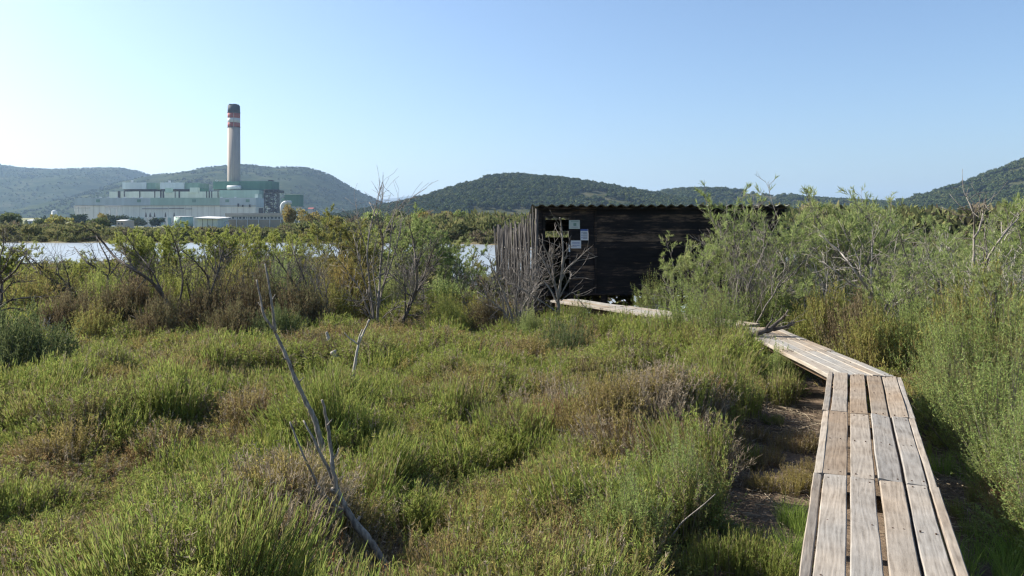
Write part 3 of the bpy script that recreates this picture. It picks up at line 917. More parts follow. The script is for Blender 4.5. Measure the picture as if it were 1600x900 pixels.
zs0, zs1 = at_y(870, 371.5, YB).z, at_y(870, 361, YB).z
ZB = at_y(870, 343, YB).z
boards(mb, XL, XR, YB, FL - .1, zs0, rw); mb.box(XL, XR, YB + .001, YB + .03, FL - .1, zs0)
boards(mb, XL, XR, YB, zs1, ZB, rw); mb.box(XL, XR, YB + .001, YB + .03, zs1, ZB)
for x in np.arange(XL + .03, XR, 1.45): mb.box(x - .03, x + .03, YB - .07, YB - .001, zs0 - .1, zs1 + .1)
hpart('rear_wall', mb, M['tar'])
for x, s in ((XL, 1), (XR, -1)):
    mb = MB(); mb.box(min(x, x - s * .03), max(x, x - s * .03), HY + .032, YB - .002, FL - .1, ZB - .02)
    mb.add([(x - s * .015, HY + .03, ZB - .02), (x - s * .015, YB, ZB - .02), (x - s * .015, HY + .03, ZT)], [(0, 1, 2)])
    hpart('side_wall', mb, M['tar'])
mb = MB(); mb.box(XL - .02, XR + .02, HY - .10, YB + .05, FL - .145, FL - .103); hpart('floor', mb, M['tar'])
mb = MB(); mb.box(XD0 - .05, XD0, HY - .045, HY + .05, FL, ZD); mb.box(XD1, XD1 + .05, HY - .045, HY + .05, FL, ZD); mb.box(XD0 - .05, XD1 + .05, HY - .047, HY + .05, ZD, ZD + .07)
hpart('door_frame', mb, M['tar'])
mb = MB(); mb.box(XM - .028, XM + .028, HY - .055, HY, FL - .12, ZT); hpart('corner_post', mb, M['tar'])
mb = MB(); mb.box(XL - .03, XL + .05, HY - .05, HY - .001, FL - .14, ZT); hpart('corner_post', mb, M['tar'])
mb = MB(); mb.box(XL + .1, XR - .1, YB - .5, YB - .1, FL + .42, FL + .46); hpart('bench', mb, M['tar'])
for x in (px_x(891, HY), px_x(944, HY), px_x(1010, HY), px_x(1080, HY), px_x(1150, HY), XR - .1, XL + .05):
    for y in (HY, YB - .1):
        mb = MB(); mb.tube([(x, y, -.9), (x, y, FL - .146)], [.085, .08], 8); hpart('stilt', mb, M['tar'])
# corrugated sheet
mb = MB()
zf, zb = at_y(900, 320.3, HY - .3).z, ZB + .028
x0, x1 = px_x(831, HY - .3), px_x(1236, HY - .3)
per = (x1 - x0) / 26.0
nx = 26 * 10 + 1
xs = np.linspace(x0, x1, nx); wv = 0.024 * np.cos((xs - x0) / per * 2 * np.pi)
ysr = [HY - .3, HY + .6, HY + 1.6, YB + .35]
V = []
for th in (0, -.012):
    for y in ysr:
        t = (y - ysr[0]) / (ysr[-1] - ysr[0])
        V += [(xs[i], y, zf + (zb - zf) * t + wv[i] + th) for i in range(nx)]
n = len(ysr)
F = []
for l in (0, 1):
    for a in range(n - 1):
        for i in range(nx - 1):
            q = (l * n + a) * nx + i
            F.append((q, q + 1, q + nx + 1, q + nx) if l == 0 else (q, q + nx, q + nx + 1, q + 1))
for a in (0, n - 1):
    for i in range(nx - 1): F.append((a * nx + i, (n + a) * nx + i, (n + a) * nx + i + 1, a * nx + i + 1))
mb.add(V, F); hpart('roof', mb, M['roof_sheet'], 'grey corrugated roof sheet')
mb = MB(); mb.box(XL, XR, HY - .16, HY - .09, ZT - .06, zf - .055); hpart('eave_beam', mb, M['tar'])

# notices on the wall: flat boards with print too small to read
M['paper'] = plain('white_paper', (0.58, 0.60, 0.62), .6, .03)
M['pale_green_card'] = plain('pale_green_card', (0.44, 0.49, 0.45), .6, .08)
M['ink'] = plain('grey_ink', (0.16, 0.18, 0.24), .7, .05)
M['blue_ink'] = plain('blue_ink', (0.07, 0.12, 0.32), .6, .05)
M['green_ink'] = plain('green_ink', (0.16, 0.26, 0.22), .6, .05)
def notice(x0, x1, yt, yb, mat, label, inner):
    Y = HY - .05
    t = empty('notice', at_y((x0 + x1) / 2, (yt + yb) / 2, Y)); tag(t, label, 'notice')
    def bx(name, a, b, c, d, m, lift):
        p, q = at_y(a, c, Y), at_y(b, d, Y)
        mb = MB(); mb.box(p.x - t.location.x, q.x - t.location.x, -lift - .006, -lift, q.z - t.location.z, p.z - t.location.z)
        return mb, m, name
    mb, m, nm = bx('panel', x0, x1, yt, yb, mat, 0); link(nm, mb.mesh(nm), m, t)
    groups = {}
    for nm, a, b, c, d, m in inner:
        mb, _, _ = bx(nm, a, b, c, d, m, .006)
        g_ = groups.setdefault((nm, m.name), MB())
        for v in mb.v: pass
        g_.add(np.concatenate(mb.v), mb.f[0][0])
    for (nm, mn), g_ in groups.items(): link(nm, g_.mesh(nm), bpy.data.materials[mn], t)
notice(889, 906, 344, 357.6, M['pale_green_card'], 'pale green notice with a small dark emblem, topmost by the hide doorway',
       [('emblem', 896, 900.5, 348.5, 353, M['green_ink']), ('text_line', 893, 903, 354.6, 355.2, M['ink']), ('text_line', 892, 904, 345.6, 346.3, M['green_ink'])])
notice(907, 919.2, 358, 375.4, M['paper'], 'tall white notice with a blue heading and bullet lines, on the right',
       [('heading', 907, 919.2, 358, 360.8, M['blue_ink'])] + [('text_line', 911, 917.5, y, y + .7, M['ink']) for y in (363, 364.6, 366.8, 368.4, 370.6, 372.2)] + [('bullet', 908.6, 910, y, y + 1.4, M['blue_ink']) for y in (363, 366.8, 370.6)])
notice(891.8, 908, 375.8, 388, M['paper'], 'wide white notice with two text lines, lowest on the hide wall',
       [('text_line', 894, 905.5, y, y + .6, M['blue_ink']) for y in (378.4, 380.6, 383.4)] + [('text_line', 894, 901, 385.2, 385.8, M['ink'])])
mb = MB()
p, q = at_y(887.6, 382.5, HY - .06), at_y(890.6, 393.5, HY - .06)
V = [(p.x, HY - .055, p.z), (q.x, HY - .06, p.z), (q.x + .004, HY - .075, q.z), (p.x + .012, HY - .09, q.z)]
mb.add(V + [(a, b + .003, c) for a, b, c in V], [(0, 3, 2, 1), (4, 5, 6, 7), (0, 1, 5, 4), (1, 2, 6, 5), (2, 3, 7, 6), (3, 0, 4, 7)])
tag(link('paper_strip', mb.mesh('paper_strip'), M['paper']), 'narrow pale paper strip on the door frame beside the lowest notice', 'paper')

# stake fence running from the hide's left corner down to the water
fe = empty('stake_fence', (XL - .1, HY - .1, 0)); tag(fe, 'screen of thin grey upright stakes left of the bird hide', 'fence')
rf = np.random.default_rng(8)
fa, fb = Vector((XL - .09, HY - .18)), Vector((px_x(779, 21.8), 21.8))
mb = MB(); mbp = MB()
nst = 98
for i in range(nst):
    t = (i + rf.uniform(-.3, .3)) / (nst - 1)
    p = fa.lerp(fb, min(1, max(0, t)))
    h = float(np.interp(t, [0, .06, .16, .34, 1], [2.66, 2.56, 2.36, 2.24, 2.20])) + rf.normal(0, .09)
    lx, ly = rf.normal(0, .09) - .04 * t, rf.normal(0, .09)
    r = rf.uniform(.010, .023)
    z0 = -.5
    mb.tube([(p.x, p.y, z0), (p.x + lx * .5 + rf.normal(0, .008), p.y + ly * .5, h * .5), (p.x + lx, p.y + ly, h)], [r * 1.15, r, r * .75], 5)
for t, h, r in ((0.0, 2.66, .04), (.5, 2.30, .03), (1.0, 2.27, .055)):
    p = fa.lerp(fb, t)
    mbp.tube([(p.x, p.y + .05, -.6), (p.x + .02, p.y + .04, h)], [r, r * .85], 8)
def fpart(name, mb, mat):
    o = link(name, mb.mesh(name, True), mat); o.parent = fe; o.matrix_parent_inverse = Matrix.Translation(-fe.location)
fpart('stakes', mb, M['fence_bark']); fpart('post', mbp, M['fence_bark'])
mb = MB()
for z in (.9, 1.7): mb.tube([(fa.x, fa.y + .06, z), ((fa.x + fb.x) / 2, (fa.y + fb.y) / 2 + .06, z - .03), (fb.x, fb.y + .06, z - .05)], [.02, .02, .02], 6)
fpart('rail', mb, M['grey_bark'])

# ------------------------------------------------------------------ the boardwalk
bw = empty('boardwalk', (A1.x, A1.y, 0)); tag(bw, 'narrow raised boardwalk of weathered planks bending away toward the bird hide', 'boardwalk')
bwi = Matrix.Translation((-A1.x, -A1.y, 0))
rb = np.random.default_rng(21)
def plank(mb, x0, x1, y0, y1, z, th, rng, skew=0.0):
    n = max(3, int((y1 - y0) / .12))
    ys = np.linspace(y0, y1, n); b = .006
    jl = np.convolve(rng.normal(0, .0018, n + 4), np.ones(5) / 2.2, 'valid'); jr = np.convolve(rng.normal(0, .0018, n + 4), np.ones(5) / 2.2, 'valid')
    ya = rng.normal(0, .004); tl = rng.normal(0, .003)
    V = []
    for i in range(n):
        a, c = x0 + jl[i], x1 + jr[i]
        zz = z + .003 * math.sin(i * .5 + ya * 900)
        dy = ya if i in (0, n - 1) else 0
        V += [(a, ys[i] + dy, zz - th), (a, ys[i] + dy, zz - b + tl), (a + b, ys[i] + dy, zz + tl), (c - b, ys[i] + dy + skew * (i in (0, n - 1)), zz - tl), (c, ys[i] + dy, zz - b - tl), (c, ys[i] + dy, zz - th)]
    F = [(i * 6 + k, i * 6 + (k + 1) % 6, (i + 1) * 6 + (k + 1) % 6, (i + 1) * 6 + k) for i in range(n - 1) for k in range(6)]
    mb.add(V, F)
    base = mb.n - len(V)
    mb.f.append((np.array([[base + k for k in range(5, -1, -1)], [base + (n - 1) * 6 + k for k in range(6)]]), 0))

def deck_run(a, b, cuts, lay, mat, side_label=None, z=DECK, post_at=(), sides=True):
    d = (b - a).normalized(); rz = math.atan2(-d.x, d.y)
    T = Matrix.Translation((a.x, a.y, 0)) @ Matrix.Rotation(rz, 4, 'Z')
    def put(name, mb, m, label=None):
        o = link(name, mb.mesh(name), m)
        o.parent = bw; o.matrix_parent_inverse = bwi; o.matrix_basis = T
        if label: o['label'] = label
        return o
    for i in range(len(cuts) - 1):
        y0, y1 = cuts[i], cuts[i + 1] - .009
        mb = MB(); mbn = MB()
        for x0, x1 in lay(i):
            plank(mb, x0, x1, y0 + rb.uniform(0, .006), y1 - rb.uniform(0, .008), z + rb.normal(0, .002), .045, rb, rb.normal(0, .004))
            if x1 - x0 > .1:
                for yy in (y0 + .07, y1 - .07) + (((y0 + y1) / 2,) if y1 - y0 > 1.4 else ()):
                    for f in (.25, .75):
                        nxp, nyp = x0 + (x1 - x0) * f + rb.normal(0, .008), yy + rb.normal(0, .012)
                        mbn.tube([(nxp, nyp, z - .01), (nxp, nyp, z + .0045)], [.0055, .0055], 7)
        sec = put('deck_section', mb, mat)
        if mbn.n:
            o = link('nails', mbn.mesh('nails'), M['nail']); o.parent = sec
        mb = MB()
        for xx in (-.2, .2): mb.box(xx - .035, xx + .035, y0 + .02, y1 - .02, z - .15, z - .047)
        put('joist', mb, M['post_wood'])
        for yy in (y0 + .10,):
            mb = MB(); mb.box(-.36, .36, yy - .04, yy + .04, z - .24, z - .152); put('crossbeam', mb, M['post_wood'])
            for xx in (-.3, .3):
                mb = MB(); mb.tube([(xx, yy, -.4), (xx, yy, z - .242)], [.055, .05], 9); put('support_post', mb, M['post_wood'])
    return T
LAY = [(-.372, -.320), (-.312, -.163), (-.145, .008), (.027, .174), (.190, .320), (.328, .375)]
def layA(i):
    q = rb.normal(0, .004, 12)
    return [(a + q[2 * k], b + q[2 * k + 1]) for k, (a, b) in enumerate(LAY)]
dj1 = at_z(1276, 738, DECK); dj2 = at_z(1290, 641, DECK)
LA = (A1 - A0).length
def along(p): return (Vector((p.x, p.y)) - A0).dot((A1 - A0).normalized())
s1, s2 = along(dj1), along(dj2)
deck_run(A0, A1, [0.9, 2.6, s1 - 1.72, s1, s2, LA + .03][1:], layA, M['deck_wood'])
def layB(i):
    xs = [-.36, -.2, -.05, .1, .24, .36]
    return [(xs[k] + .003 + abs(rb.normal(0, .001)), xs[k + 1] - .003) for k in range(5)]
dB = (B1 - A1).normalized()
LB = (B1 - A1).length
deck_run(A1 - dB * .02, B1, [.05, 1.75, 2.75, LB + .05], layB, M['deck_pale'], z=DECK - .012)
LC = (C1 - B1).length
deck_run(B1, C1, [.22, 1.9, 3.6, LC], layB, M['deck_pale'], z=DECK - .004)
# wedge filling the outside of the last bend

# ------------------------------------------------------------------ plants: how each kind grows
def unit(v): return v / (np.linalg.norm(v, axis=-1, keepdims=True) + 1e-9)

def limbs(rng, starts, levels):
    """branching skeleton. starts: list of (p, dir, length, radius). levels: per level (segments, bend, lift, kids, spread, len ratio, first kid at)"""
    out = []                                       # (level, p0, p1, r0, r1)
    tips = []
    todo = [(np.array(p, float), unit(np.array(d, float)), L, r, 0) for p, d, L, r in starts]
    while todo:
        p, d, L, r, lv = todo.pop()
        ns, bend, lift, kids, spread, ratio, first = levels[lv]
        pts = [p]; dirs = [d]
        for i in range(ns):
            d = unit(d + rng.normal(0, bend, 3) + np.array([0, 0, lift]))
            p = p + d * L / ns
            pts.append(p); dirs.append(d)
        for i in range(ns):
            a, b = r * (1 - .75 * i / ns), r * (1 - .75 * (i + 1) / ns)
            out.append((lv, pts[i], pts[i + 1], a, b))
        if lv + 1 < len(levels):
            k = int(kids * rng.uniform(.75, 1.3) + .5)
            for q in range(k):
                t = first + (1 - first) * (q + rng.uniform(0, 1)) / k
                s = min(t * ns, ns - 1e-6); i = int(s); f = s - i
                bp = pts[i] * (1 - f) + pts[i + 1] * f
                perp = unit(np.cross(dirs[i + 1], rng.normal(size=3)))
                bd = unit(dirs[i + 1] * math.cos(spread) + perp * math.sin(spread) * rng.uniform(.6, 1.3))
                todo.append((bp, bd, L * ratio * rng.uniform(.65, 1.25) * (1.15 - .5 * t), max(r * .5 * (1 - .6 * t), .0035), lv + 1))
        else:
            tips.append(np.array(pts))
    return out, tips

def emit(mb, segs, mi=0, k=(6, 5, 4, 3, 3)):
    for lv in set(s[0] for s in segs):
        ss = [s for s in segs if s[0] == lv]
        mb.spikes(np.array([s[1] for s in ss]), np.array([s[2] for s in ss]), np.array([s[3] for s in ss]), np.array([s[4] for s in ss]), k[min(lv, 4)], mi)

def spray(mb, rng, tips, per, ln, w, mi=0, out=.8, lift=.35):
    """fine leafy shoots along the end twigs"""
    P0, P1 = [], []
    for t in tips:
        n = max(1, int(per * rng.uniform(.6, 1.4)))
        u = rng.uniform(.1, 1, n) * (len(t) - 1)
        i = np.minimum(u.astype(int), len(t) - 2); f = (u - i)[:, None]
        p = t[i] * (1 - f) + t[i + 1] * f
        d = unit(t[i + 1] - t[i])
        dd = unit(d + rng.normal(0, out, (n, 3)) * .75 + np.array([0, 0, lift]))
        P0.append(p); P1.append(p + dd * (ln * rng.uniform(.6, 1.3, n))[:, None])
    mb.blades(np.concatenate(P0), np.concatenate(P1), w, rng, mi)

def tamarisk(seed, h=3.0, stems=6, lean=.5, leafy=.62, leaves=17, ln=.085, w=.0075):
    """returns two meshes at real size: bare wood and feathery foliage"""
    rng = np.random.default_rng(seed)
    st = []
    for k in range(stems):
        a = rng.uniform(0, 6.28); s = rng.uniform(.15, 1) * lean
        st.append(((.12 * math.cos(a), .12 * math.sin(a), -.15), (math.cos(a) * s, math.sin(a) * s, 1), h * rng.uniform(.55, .8), h * .0115 * rng.uniform(.7, 1.2)))
    segs, tips = limbs(rng, st, [(7, .13, .05, 7, .62, .48, .22), (5, .17, .05, 6, .6, .45, .2), (4, .2, .08, 4, .55, .5, .15), (3, .2, .1, 0, 0, 0, 0)])
    mw, mf = MB(), MB()
    emit(mw, segs)
    keep = [t for t in tips if rng.random() < leafy]
    spray(mf, rng, keep, leaves, ln, w)
    return mw.mesh('stems'), mf.mesh('foliage')

def bare(seed, h=2.5, stems=5, lean=.5, kids=(6, 5, 4), bend=.15, rad=.011, twist=None):
    rng = np.random.default_rng(seed)
    st = []
    for k in range(stems):
        a = rng.uniform(0, 6.28); s = rng.uniform(.2, 1) * lean
        d = np.array([math.cos(a) * s, math.sin(a) * s, 1.0])
        if twist is not None: d += np.array(twist)
        st.append(((.1 * math.cos(a), .1 * math.sin(a), -.15), d, h * rng.uniform(.6, .95), h * rad * rng.uniform(.7, 1.2)))
    segs, tips = limbs(rng, st, [(9, bend, .04, kids[0], .6, .5, .25), (6, bend * 1.25, .05, kids[1], .6, .5, .2), (4, .2, .05, kids[2], .55, .5, .2), (3, .22, .05, 0, 0, 0, 0)])
    mw = MB(); emit(mw, segs)
    return mw, tips

def mound(seed, n=340, per=9, ln=.10, w=.010, flat=.75, spiky=False, top=.35, lumpy=1.0):
    """dome of twigs with fine shoots near its surface; unit radius 1, height about flat"""
    rng = np.random.default_rng(seed)
    d = rng.normal(size=(n, 3)); d[:, 2] = np.abs(d[:, 2]) * 1.1 + .05; d = unit(d)
    lump = np.array([1 + lumpy * .42 * mnoise.noise(Vector(v * 2.4) + Vector((seed * 3.3, 0, 0))) + lumpy * .26 * mnoise.noise(Vector(v * 6) + Vector((0, seed, 0))) for v in d])
    tip = d * (lump * rng.uniform(.72, 1.06, n))[:, None] * np.array([1, 1, flat])
    base = np.stack([tip[:, 0] * .35, tip[:, 1] * .35, np.full(n, -.12)], 1) + rng.normal(0, .08, (n, 3)) * np.array([1, 1, 0])
    mid = (base + tip) / 2 + rng.normal(0, .05, (n, 3))
    mw, mf = MB(), MB()
    q = max(40, n // 4)
    mw.spikes(base[:q], mid[:q], .007, .005, 3); mw.spikes(mid[:q], tip[:q], .005, .002, 3)
    P0, P1 = [], []
    for k in range(per):
        f = rng.uniform(.35, 1, (n, 1))
        p = mid * (1 - f) + tip * f
        dd = unit(unit(tip - mid) + rng.normal(0, .95, (n, 3)) + np.array([0, 0, top]))
        P0.append(p); P1.append(p + dd * (ln * rng.uniform(.6, 1.4, n))[:, None])
    P0, P1 = np.concatenate(P0), np.concatenate(P1)
    if spiky: mf.spikes(P0, P1, w * .5, w * .25, 3)
    else: mf.blades(P0, P1, w, rng)
    return mw.mesh('twigs'), mf.mesh('foliage')

def tuft(seed, n=95, rad=.24, hmin=.3, hmax=.55, side=7, w=.0052, sl=(.04, .11), lean=.16, mat='green_stem', frac_dry=.12, spread=.42):
    """upright glasswort: jointed stems with upright side shoots; slot 0 live, slot 1 dry"""
    rng = np.random.default_rng(seed)
    a = rng.uniform(0, 6.28, n); r = rad * np.sqrt(rng.uniform(0, 1, n))
    base = np.stack([r * np.cos(a), r * np.sin(a), np.full(n, -.05)], 1)
    d = unit(np.stack([np.cos(a) * lean * r / rad + rng.normal(0, .10, n), np.sin(a) * lean * r / rad + rng.normal(0, .10, n), np.ones(n)], 1))
    H = rng.uniform(hmin, hmax, n)
    tip = base + d * H[:, None]
    tip[:, :2] += rng.normal(0, .02, (n, 2))
    mid = (base + tip) / 2 + rng.normal(0, .010, (n, 3))
    mb = MB()
    dry = rng.random(n) < frac_dry
    for sel, mi in ((~dry, 0), (dry, 1)):
        mb.spikes(base[sel], mid[sel], w * .5, w * .55, 3, mi); mb.spikes(mid[sel], tip[sel], w * .55, w * .28, 3, mi)
        P0, P1 = [], []
        for k in range(side):
            f = rng.uniform(.25, .98, (n, 1)); p = base * (1 - f) + tip * f + (mid - (base + tip) / 2) * (1 - np.abs(2 * f - 1))
            dd = unit(d + rng.normal(0, spread, (n, 3)) + np.array([0, 0, .25]))
            P0.append(p[sel]); P1.append((p + dd * rng.uniform(*sl, (n, 1)))[sel])
        mb.blades(np.concatenate(P0), np.concatenate(P1), w * 1.15, rng, mi, .5)
    me = mb.mesh('tuft')
    me.materials.append(M[mat]); me.materials.append(M['dry_stem'])
    return me

def grass_tuft(seed, n=120, rad=.16, h=(.2, .5), w=.006, mat='grass'):
    rng = np.random.default_rng(seed)
    a = rng.uniform(0, 6.28, n); r = rad * np.sqrt(rng.uniform(0, 1, n))
    b = np.stack([r * np.cos(a), r * np.sin(a), np.full(n, -.03)], 1)
    L = rng.uniform(*h, (n, 1))
    d1 = unit(np.stack([np.cos(a) * .2, np.sin(a) * .2, np.ones(n)], 1) + rng.normal(0, .12, (n, 3)))
    d2 = unit(d1 + np.stack([np.cos(a), np.sin(a), np.zeros(n)], 1) * .35 + rng.normal(0, .15, (n, 3)))
    mb = MB(); m = b + d1 * L * .55
    mb.blades(b, m, w, rng, 0, .5); mb.blades(m, m + d2 * L * .45, w * .9, rng, 0, .1)
    me = mb.mesh('grass_tuft'); me.materials.append(M[mat])
    return me

# ------------------------------------------------------------------ glasswort carpet
TUFTS = [(tuft(31, n=84, rad=.17, hmin=.20, hmax=.36, side=32, sl=(.014, .040), w=.0038, mat='green_stem', frac_dry=.08, spread=.8), None),
         (tuft(32, n=84, rad=.15, hmin=.26, hmax=.44, side=20, sl=(.02, .06), w=.0040, mat='green_stem', frac_dry=.06, spread=.3), None),
         (tuft(33, n=84, rad=.17, hmin=.20, hmax=.35, side=32, sl=(.014, .040), w=.0038, mat='green_stem', frac_dry=.25, spread=.85), None),
         (tuft(34, n=90, rad=.17, hmin=.20, hmax=.34, side=34, sl=(.012, .034), w=.0038, lean=.35, mat='olive_stem', frac_dry=.12, spread=.95), None),
         (tuft(35, n=90, rad=.17, hmin=.20, hmax=.34, side=32, sl=(.012, .036), w=.0038, lean=.4, mat='olive_stem', frac_dry=.32, spread=.95), None),
         (tuft(36, n=76, rad=.17, hmin=.18, hmax=.36, side=24, sl=(.018, .05), lean=.4, w=.0034, mat='dry_stem', frac_dry=.5, spread=.85), None),
         (grass_tuft(37), None)]
# order in the collection follows the names: kind_00, kind_01 ...

def relief(x, y):
    """0..1: how tall the plants stand, in hummocks of one to three metres"""
    v = .5 + .55 * fbm(x, y, .50, 3, 4) + .22 * fbm(x, y, 1.5, 2, 5)
    return max(0.0, min(1.0, v))

def carpet():
    rng = np.random.default_rng(77)
    P, S, I = [], [], []
    # hummocks: domes of one kind each, with dark gaps between
    cell = 1.0
    b1, b2 = at_y(583, 852, 4.9), at_y(497, 675, 6.7)
    BARE_SPOTS = [(b1.x - .05, b1.y - .02, .42, .12), (b1.x + .12, b1.y - .5, .35, .34), (b2.x, b2.y, .4, .26)]
    grid = {}
    def hummocks(y0, y1, sp, rmin, rmax):
        y = y0
        while y < y1:
            half = y * .74 + 2.5
            for x in np.arange(-half, half, sp):
                cx, cy = x + rng.uniform(-.5, .5) * sp, y + rng.uniform(-.5, .5) * sp
                r = rng.uniform(rmin, rmax)
                big = relief(cx, cy)
                H = (.08 + .70 * big) * rng.uniform(.75, 1.2) * (.75 + .35 * (r - rmin) / (rmax - rmin))
                if y > 17: H *= max(.45, 1 - (y - 17) / 20)
                c = .8 * fbm(cx, cy, .55, 3, 6) + .3 * fbm(cx, cy, 1.4, 2, 7) + rng.normal(0, .20) + .05
                kinds = [0, 0, 1, 2] if c > .10 else [0, 2, 3] if c > -.10 else [2, 3, 4] if c > -.30 else [3, 3, 4] if c > -.5 else [3, 4, 5]
                for gx in range(int((cx - r) // cell), int((cx + r) // cell) + 1):
                    for gy in range(int((cy - r) // cell), int((cy + r) // cell) + 1):
                        grid.setdefault((gx, gy), []).append((cx, cy, r, H, kinds))
            y += sp
    hummocks(1.5, 12, .66, .26, .68); hummocks(12, 19, .9, .4, 1.0); hummocks(19, 50, 1.5, .8, 1.7)
    T = []
    def put(x, y, big):
        w, s = walk(x, y)
        if s < 0 and y < 9.6 and w < 1.25 + .22 * fbm(x, y, .9, 2, 9): return      # bare strip left of the boardwalk
        if s >= 0 and y < 9.4 and w < .95: return
        if w < .50: return
        if y > 15.5 and x > -3 and lake_sd(x, y) < .6: return
        if y > 30 and lake_sd(x, y) < .8: return
        if 16.2 < y < HY and .2 < x < 3.6: return
        if HY - .4 < y < HY + HD + .3 and XL - .3 < x < XR + .2: return
        best = None; bv = 0
        for q in grid.get((int(x // cell), int(y // cell)), ()):
            d2 = ((x - q[0]) ** 2 + (y - q[1]) ** 2) / q[2] ** 2
            if d2 < 1:
                v = q[3] * (1 - d2) ** .5
                if v > bv: bv, best = v, q
        if best is None:
            if rng.random() < .9: return
            v, k, tl, th = rng.uniform(.10, .2), rng.choice([0, 2, 3, 5]), rng.normal(0, .15), rng.uniform(0, 6.28)
        else:
            v = bv + .10 * fbm(x, y, 3.2, 2, 8) + .02; k = rng.choice(best[4]) if rng.random() < .86 else rng.integers(0, 6)
            dx, dy = x - best[0], y - best[1]
            tl = .55 * math.hypot(dx, dy) / best[2] + rng.normal(0, .1); th = math.atan2(dy, dx) + rng.normal(0, .3)
        if rng.random() < .010: k, tl, v = 6, .1, min(v, .26)
        near = 1.0
        if s < 0 and y < 9.6 and w < 2.4: v = max(v, .34) * 1.15
        if 12.6 < y < 16.4 and s < 0 and w < 1.7: v = max(v, .40)
        for bx, by, br, bm in BARE_SPOTS:
            if (x - bx) ** 2 + (y - by) ** 2 < br * br: v = min(v, bm)
        if s >= 0 and y < 12 and w < 4.5:
            v = min(v, .22); k = rng.choice([0, 2, 3])
        hh = min(1.25, max(.55, (.08 + v) / .36)) * rng.uniform(.85, 1.25) * near
        P.append((x, y, gz(x, y) + max(0, v + .02 - .36) * near)); S.append((big * rng.uniform(.85, 1.2), big * rng.uniform(.85, 1.2), hh)); I.append(k); T.append((0, tl, th))
    for y0, y1, sp, big in ((2.2, 10.5, .20, 1.0), (10.5, 18, .30, 1.5), (18, 31, .55, 2.6), (31, 48, 1.0, 4.0)):
        y = y0
        while y < y1:
            half = y * .72 + 1.8
            for x in np.arange(-half, half, sp):
                put(x + rng.uniform(-.5, .5) * sp, y + rng.uniform(-.5, .5) * sp, big)
            y += sp
    n = len(P)
    stuff('glasswort_carpet', P, S, None, I, TUFTS, 'knee high carpet of green and rust glasswort covering the marsh', 'ground cover', turn=T)
    # sprigs and grass on the bare strip and in the shade of the deck
    P, S, I = [], [], []
    def sp_(px, py, k, s, n=1, spread=.15):
        c = at_z(px, py, 0)
        for _ in range(n):
            x, y = c.x + rng.normal(0, spread), c.y + rng.normal(0, spread)
            if walk(x, y)[0] < .40: continue
            P.append((x, y, gz(x, y))); q = s * rng.uniform(.7, 1.2); S.append((q * .8, q * .8, q)); I.append(k)
    for px, py, k, s, n, sd in ((1248, 885, 6, .62, 7, .12), (1242, 830, 6, .5, 5, .1), (1150, 890, 0, .7, 7, .15), (1200, 905, 0, .7, 4, .1), (1120, 900, 1, .7, 7, .15), (1150, 840, 0, .6, 2, .1),
                                (1220, 760, 3, .55, 5, .15), (1215, 735, 4, .5, 6, .2), (1165, 725, 1, .55, 2, .08), (1255, 700, 4, .6, 9, .12), (1255, 760, 4, .5, 5, .1), (1190, 715, 3, .5, 4, .12), (1215, 670, 0, .4, 3, .1),
                                (1160, 700, 3, .5, 5, .2), (1550, 860, 6, .5, 7, .25), (1520, 900, 6, .5, 6, .2), (1580, 900, 6, .5, 7, .2), (1500, 760, 6, .5, 4, .2), (1470, 700, 0, .5, 4, .2), (1440, 650, 0, .45, 3, .15), (1510, 810, 1, .5, 4, .2)):
        sp_(px, py, k, s, n, sd)
    stuff('strip_sprigs', P, S, rng.uniform(0, 6.28, len(P)), I, TUFTS, 'scattered green sprigs and grass on the bare soil beside the boardwalk', 'ground cover', .1, rng)
    # dry litter
    lit = []
    for s in (51, 52, 53):
        r2 = np.random.default_rng(s); mb = MB(); n = 40
        p = np.stack([r2.normal(0, .2, n), r2.normal(0, .2, n), r2.uniform(.004, .03, n)], 1)
        d = r2.normal(size=(n, 3)) * np.array([1, 1, .12]); d = unit(d)
        mb.spikes(p, p + d * r2.uniform(.04, .22, (n, 1)), .0035, .002, 3)
        me = mb.mesh('litter'); me.materials.append(M['dry_stem']); lit.append((me, None))
    P = []
    for _ in range(420):
        y = rng.uniform(3, 15); t = rng.uniform(-1.9, 1.5)
        c = A0 + (A1 - A0).normalized() * rng.uniform(0, LA + 1) if rng.random() < .75 else A1 + dB * rng.uniform(0, LB)
        nrm = Vector(((A1 - A0).normalized().y, -(A1 - A0).normalized().x))
        q = c + nrm * t
        if walk(q.x, q.y)[0] < .46: continue
        P.append((q.x, q.y, gz(q.x, q.y)))
    n = len(P)
    stuff('dry_litter', P, rng.uniform(.7, 1.3, (n, 3)), rng.uniform(0, 6.28, n), rng.integers(0, 3, n), lit, 'dry twigs littering the bare soil under and beside the boardwalk', 'litter')
carpet()

# ------------------------------------------------------------------ shrubs, one by one
def plant(kind, label, cat, x, y, parts, s, rz, group=None, z=None, sx=1.0):
    t = empty(kind, (x, y, gz(x, y) if z is None else z), rz)
    t.scale = (s * sx, s * sx, s)
    tag(t, label, cat, group)
    for nm, me, mat in parts:
        o = bpy.data.objects.new(nm, me); COL.objects.link(o); o.parent = t
        if not len(me.materials): me.materials.append(M[mat])
        elif me.materials[0] is not M[mat]:
            o.material_slots[0].link = 'OBJECT'; o.material_slots[0].material = M[mat]
    return t

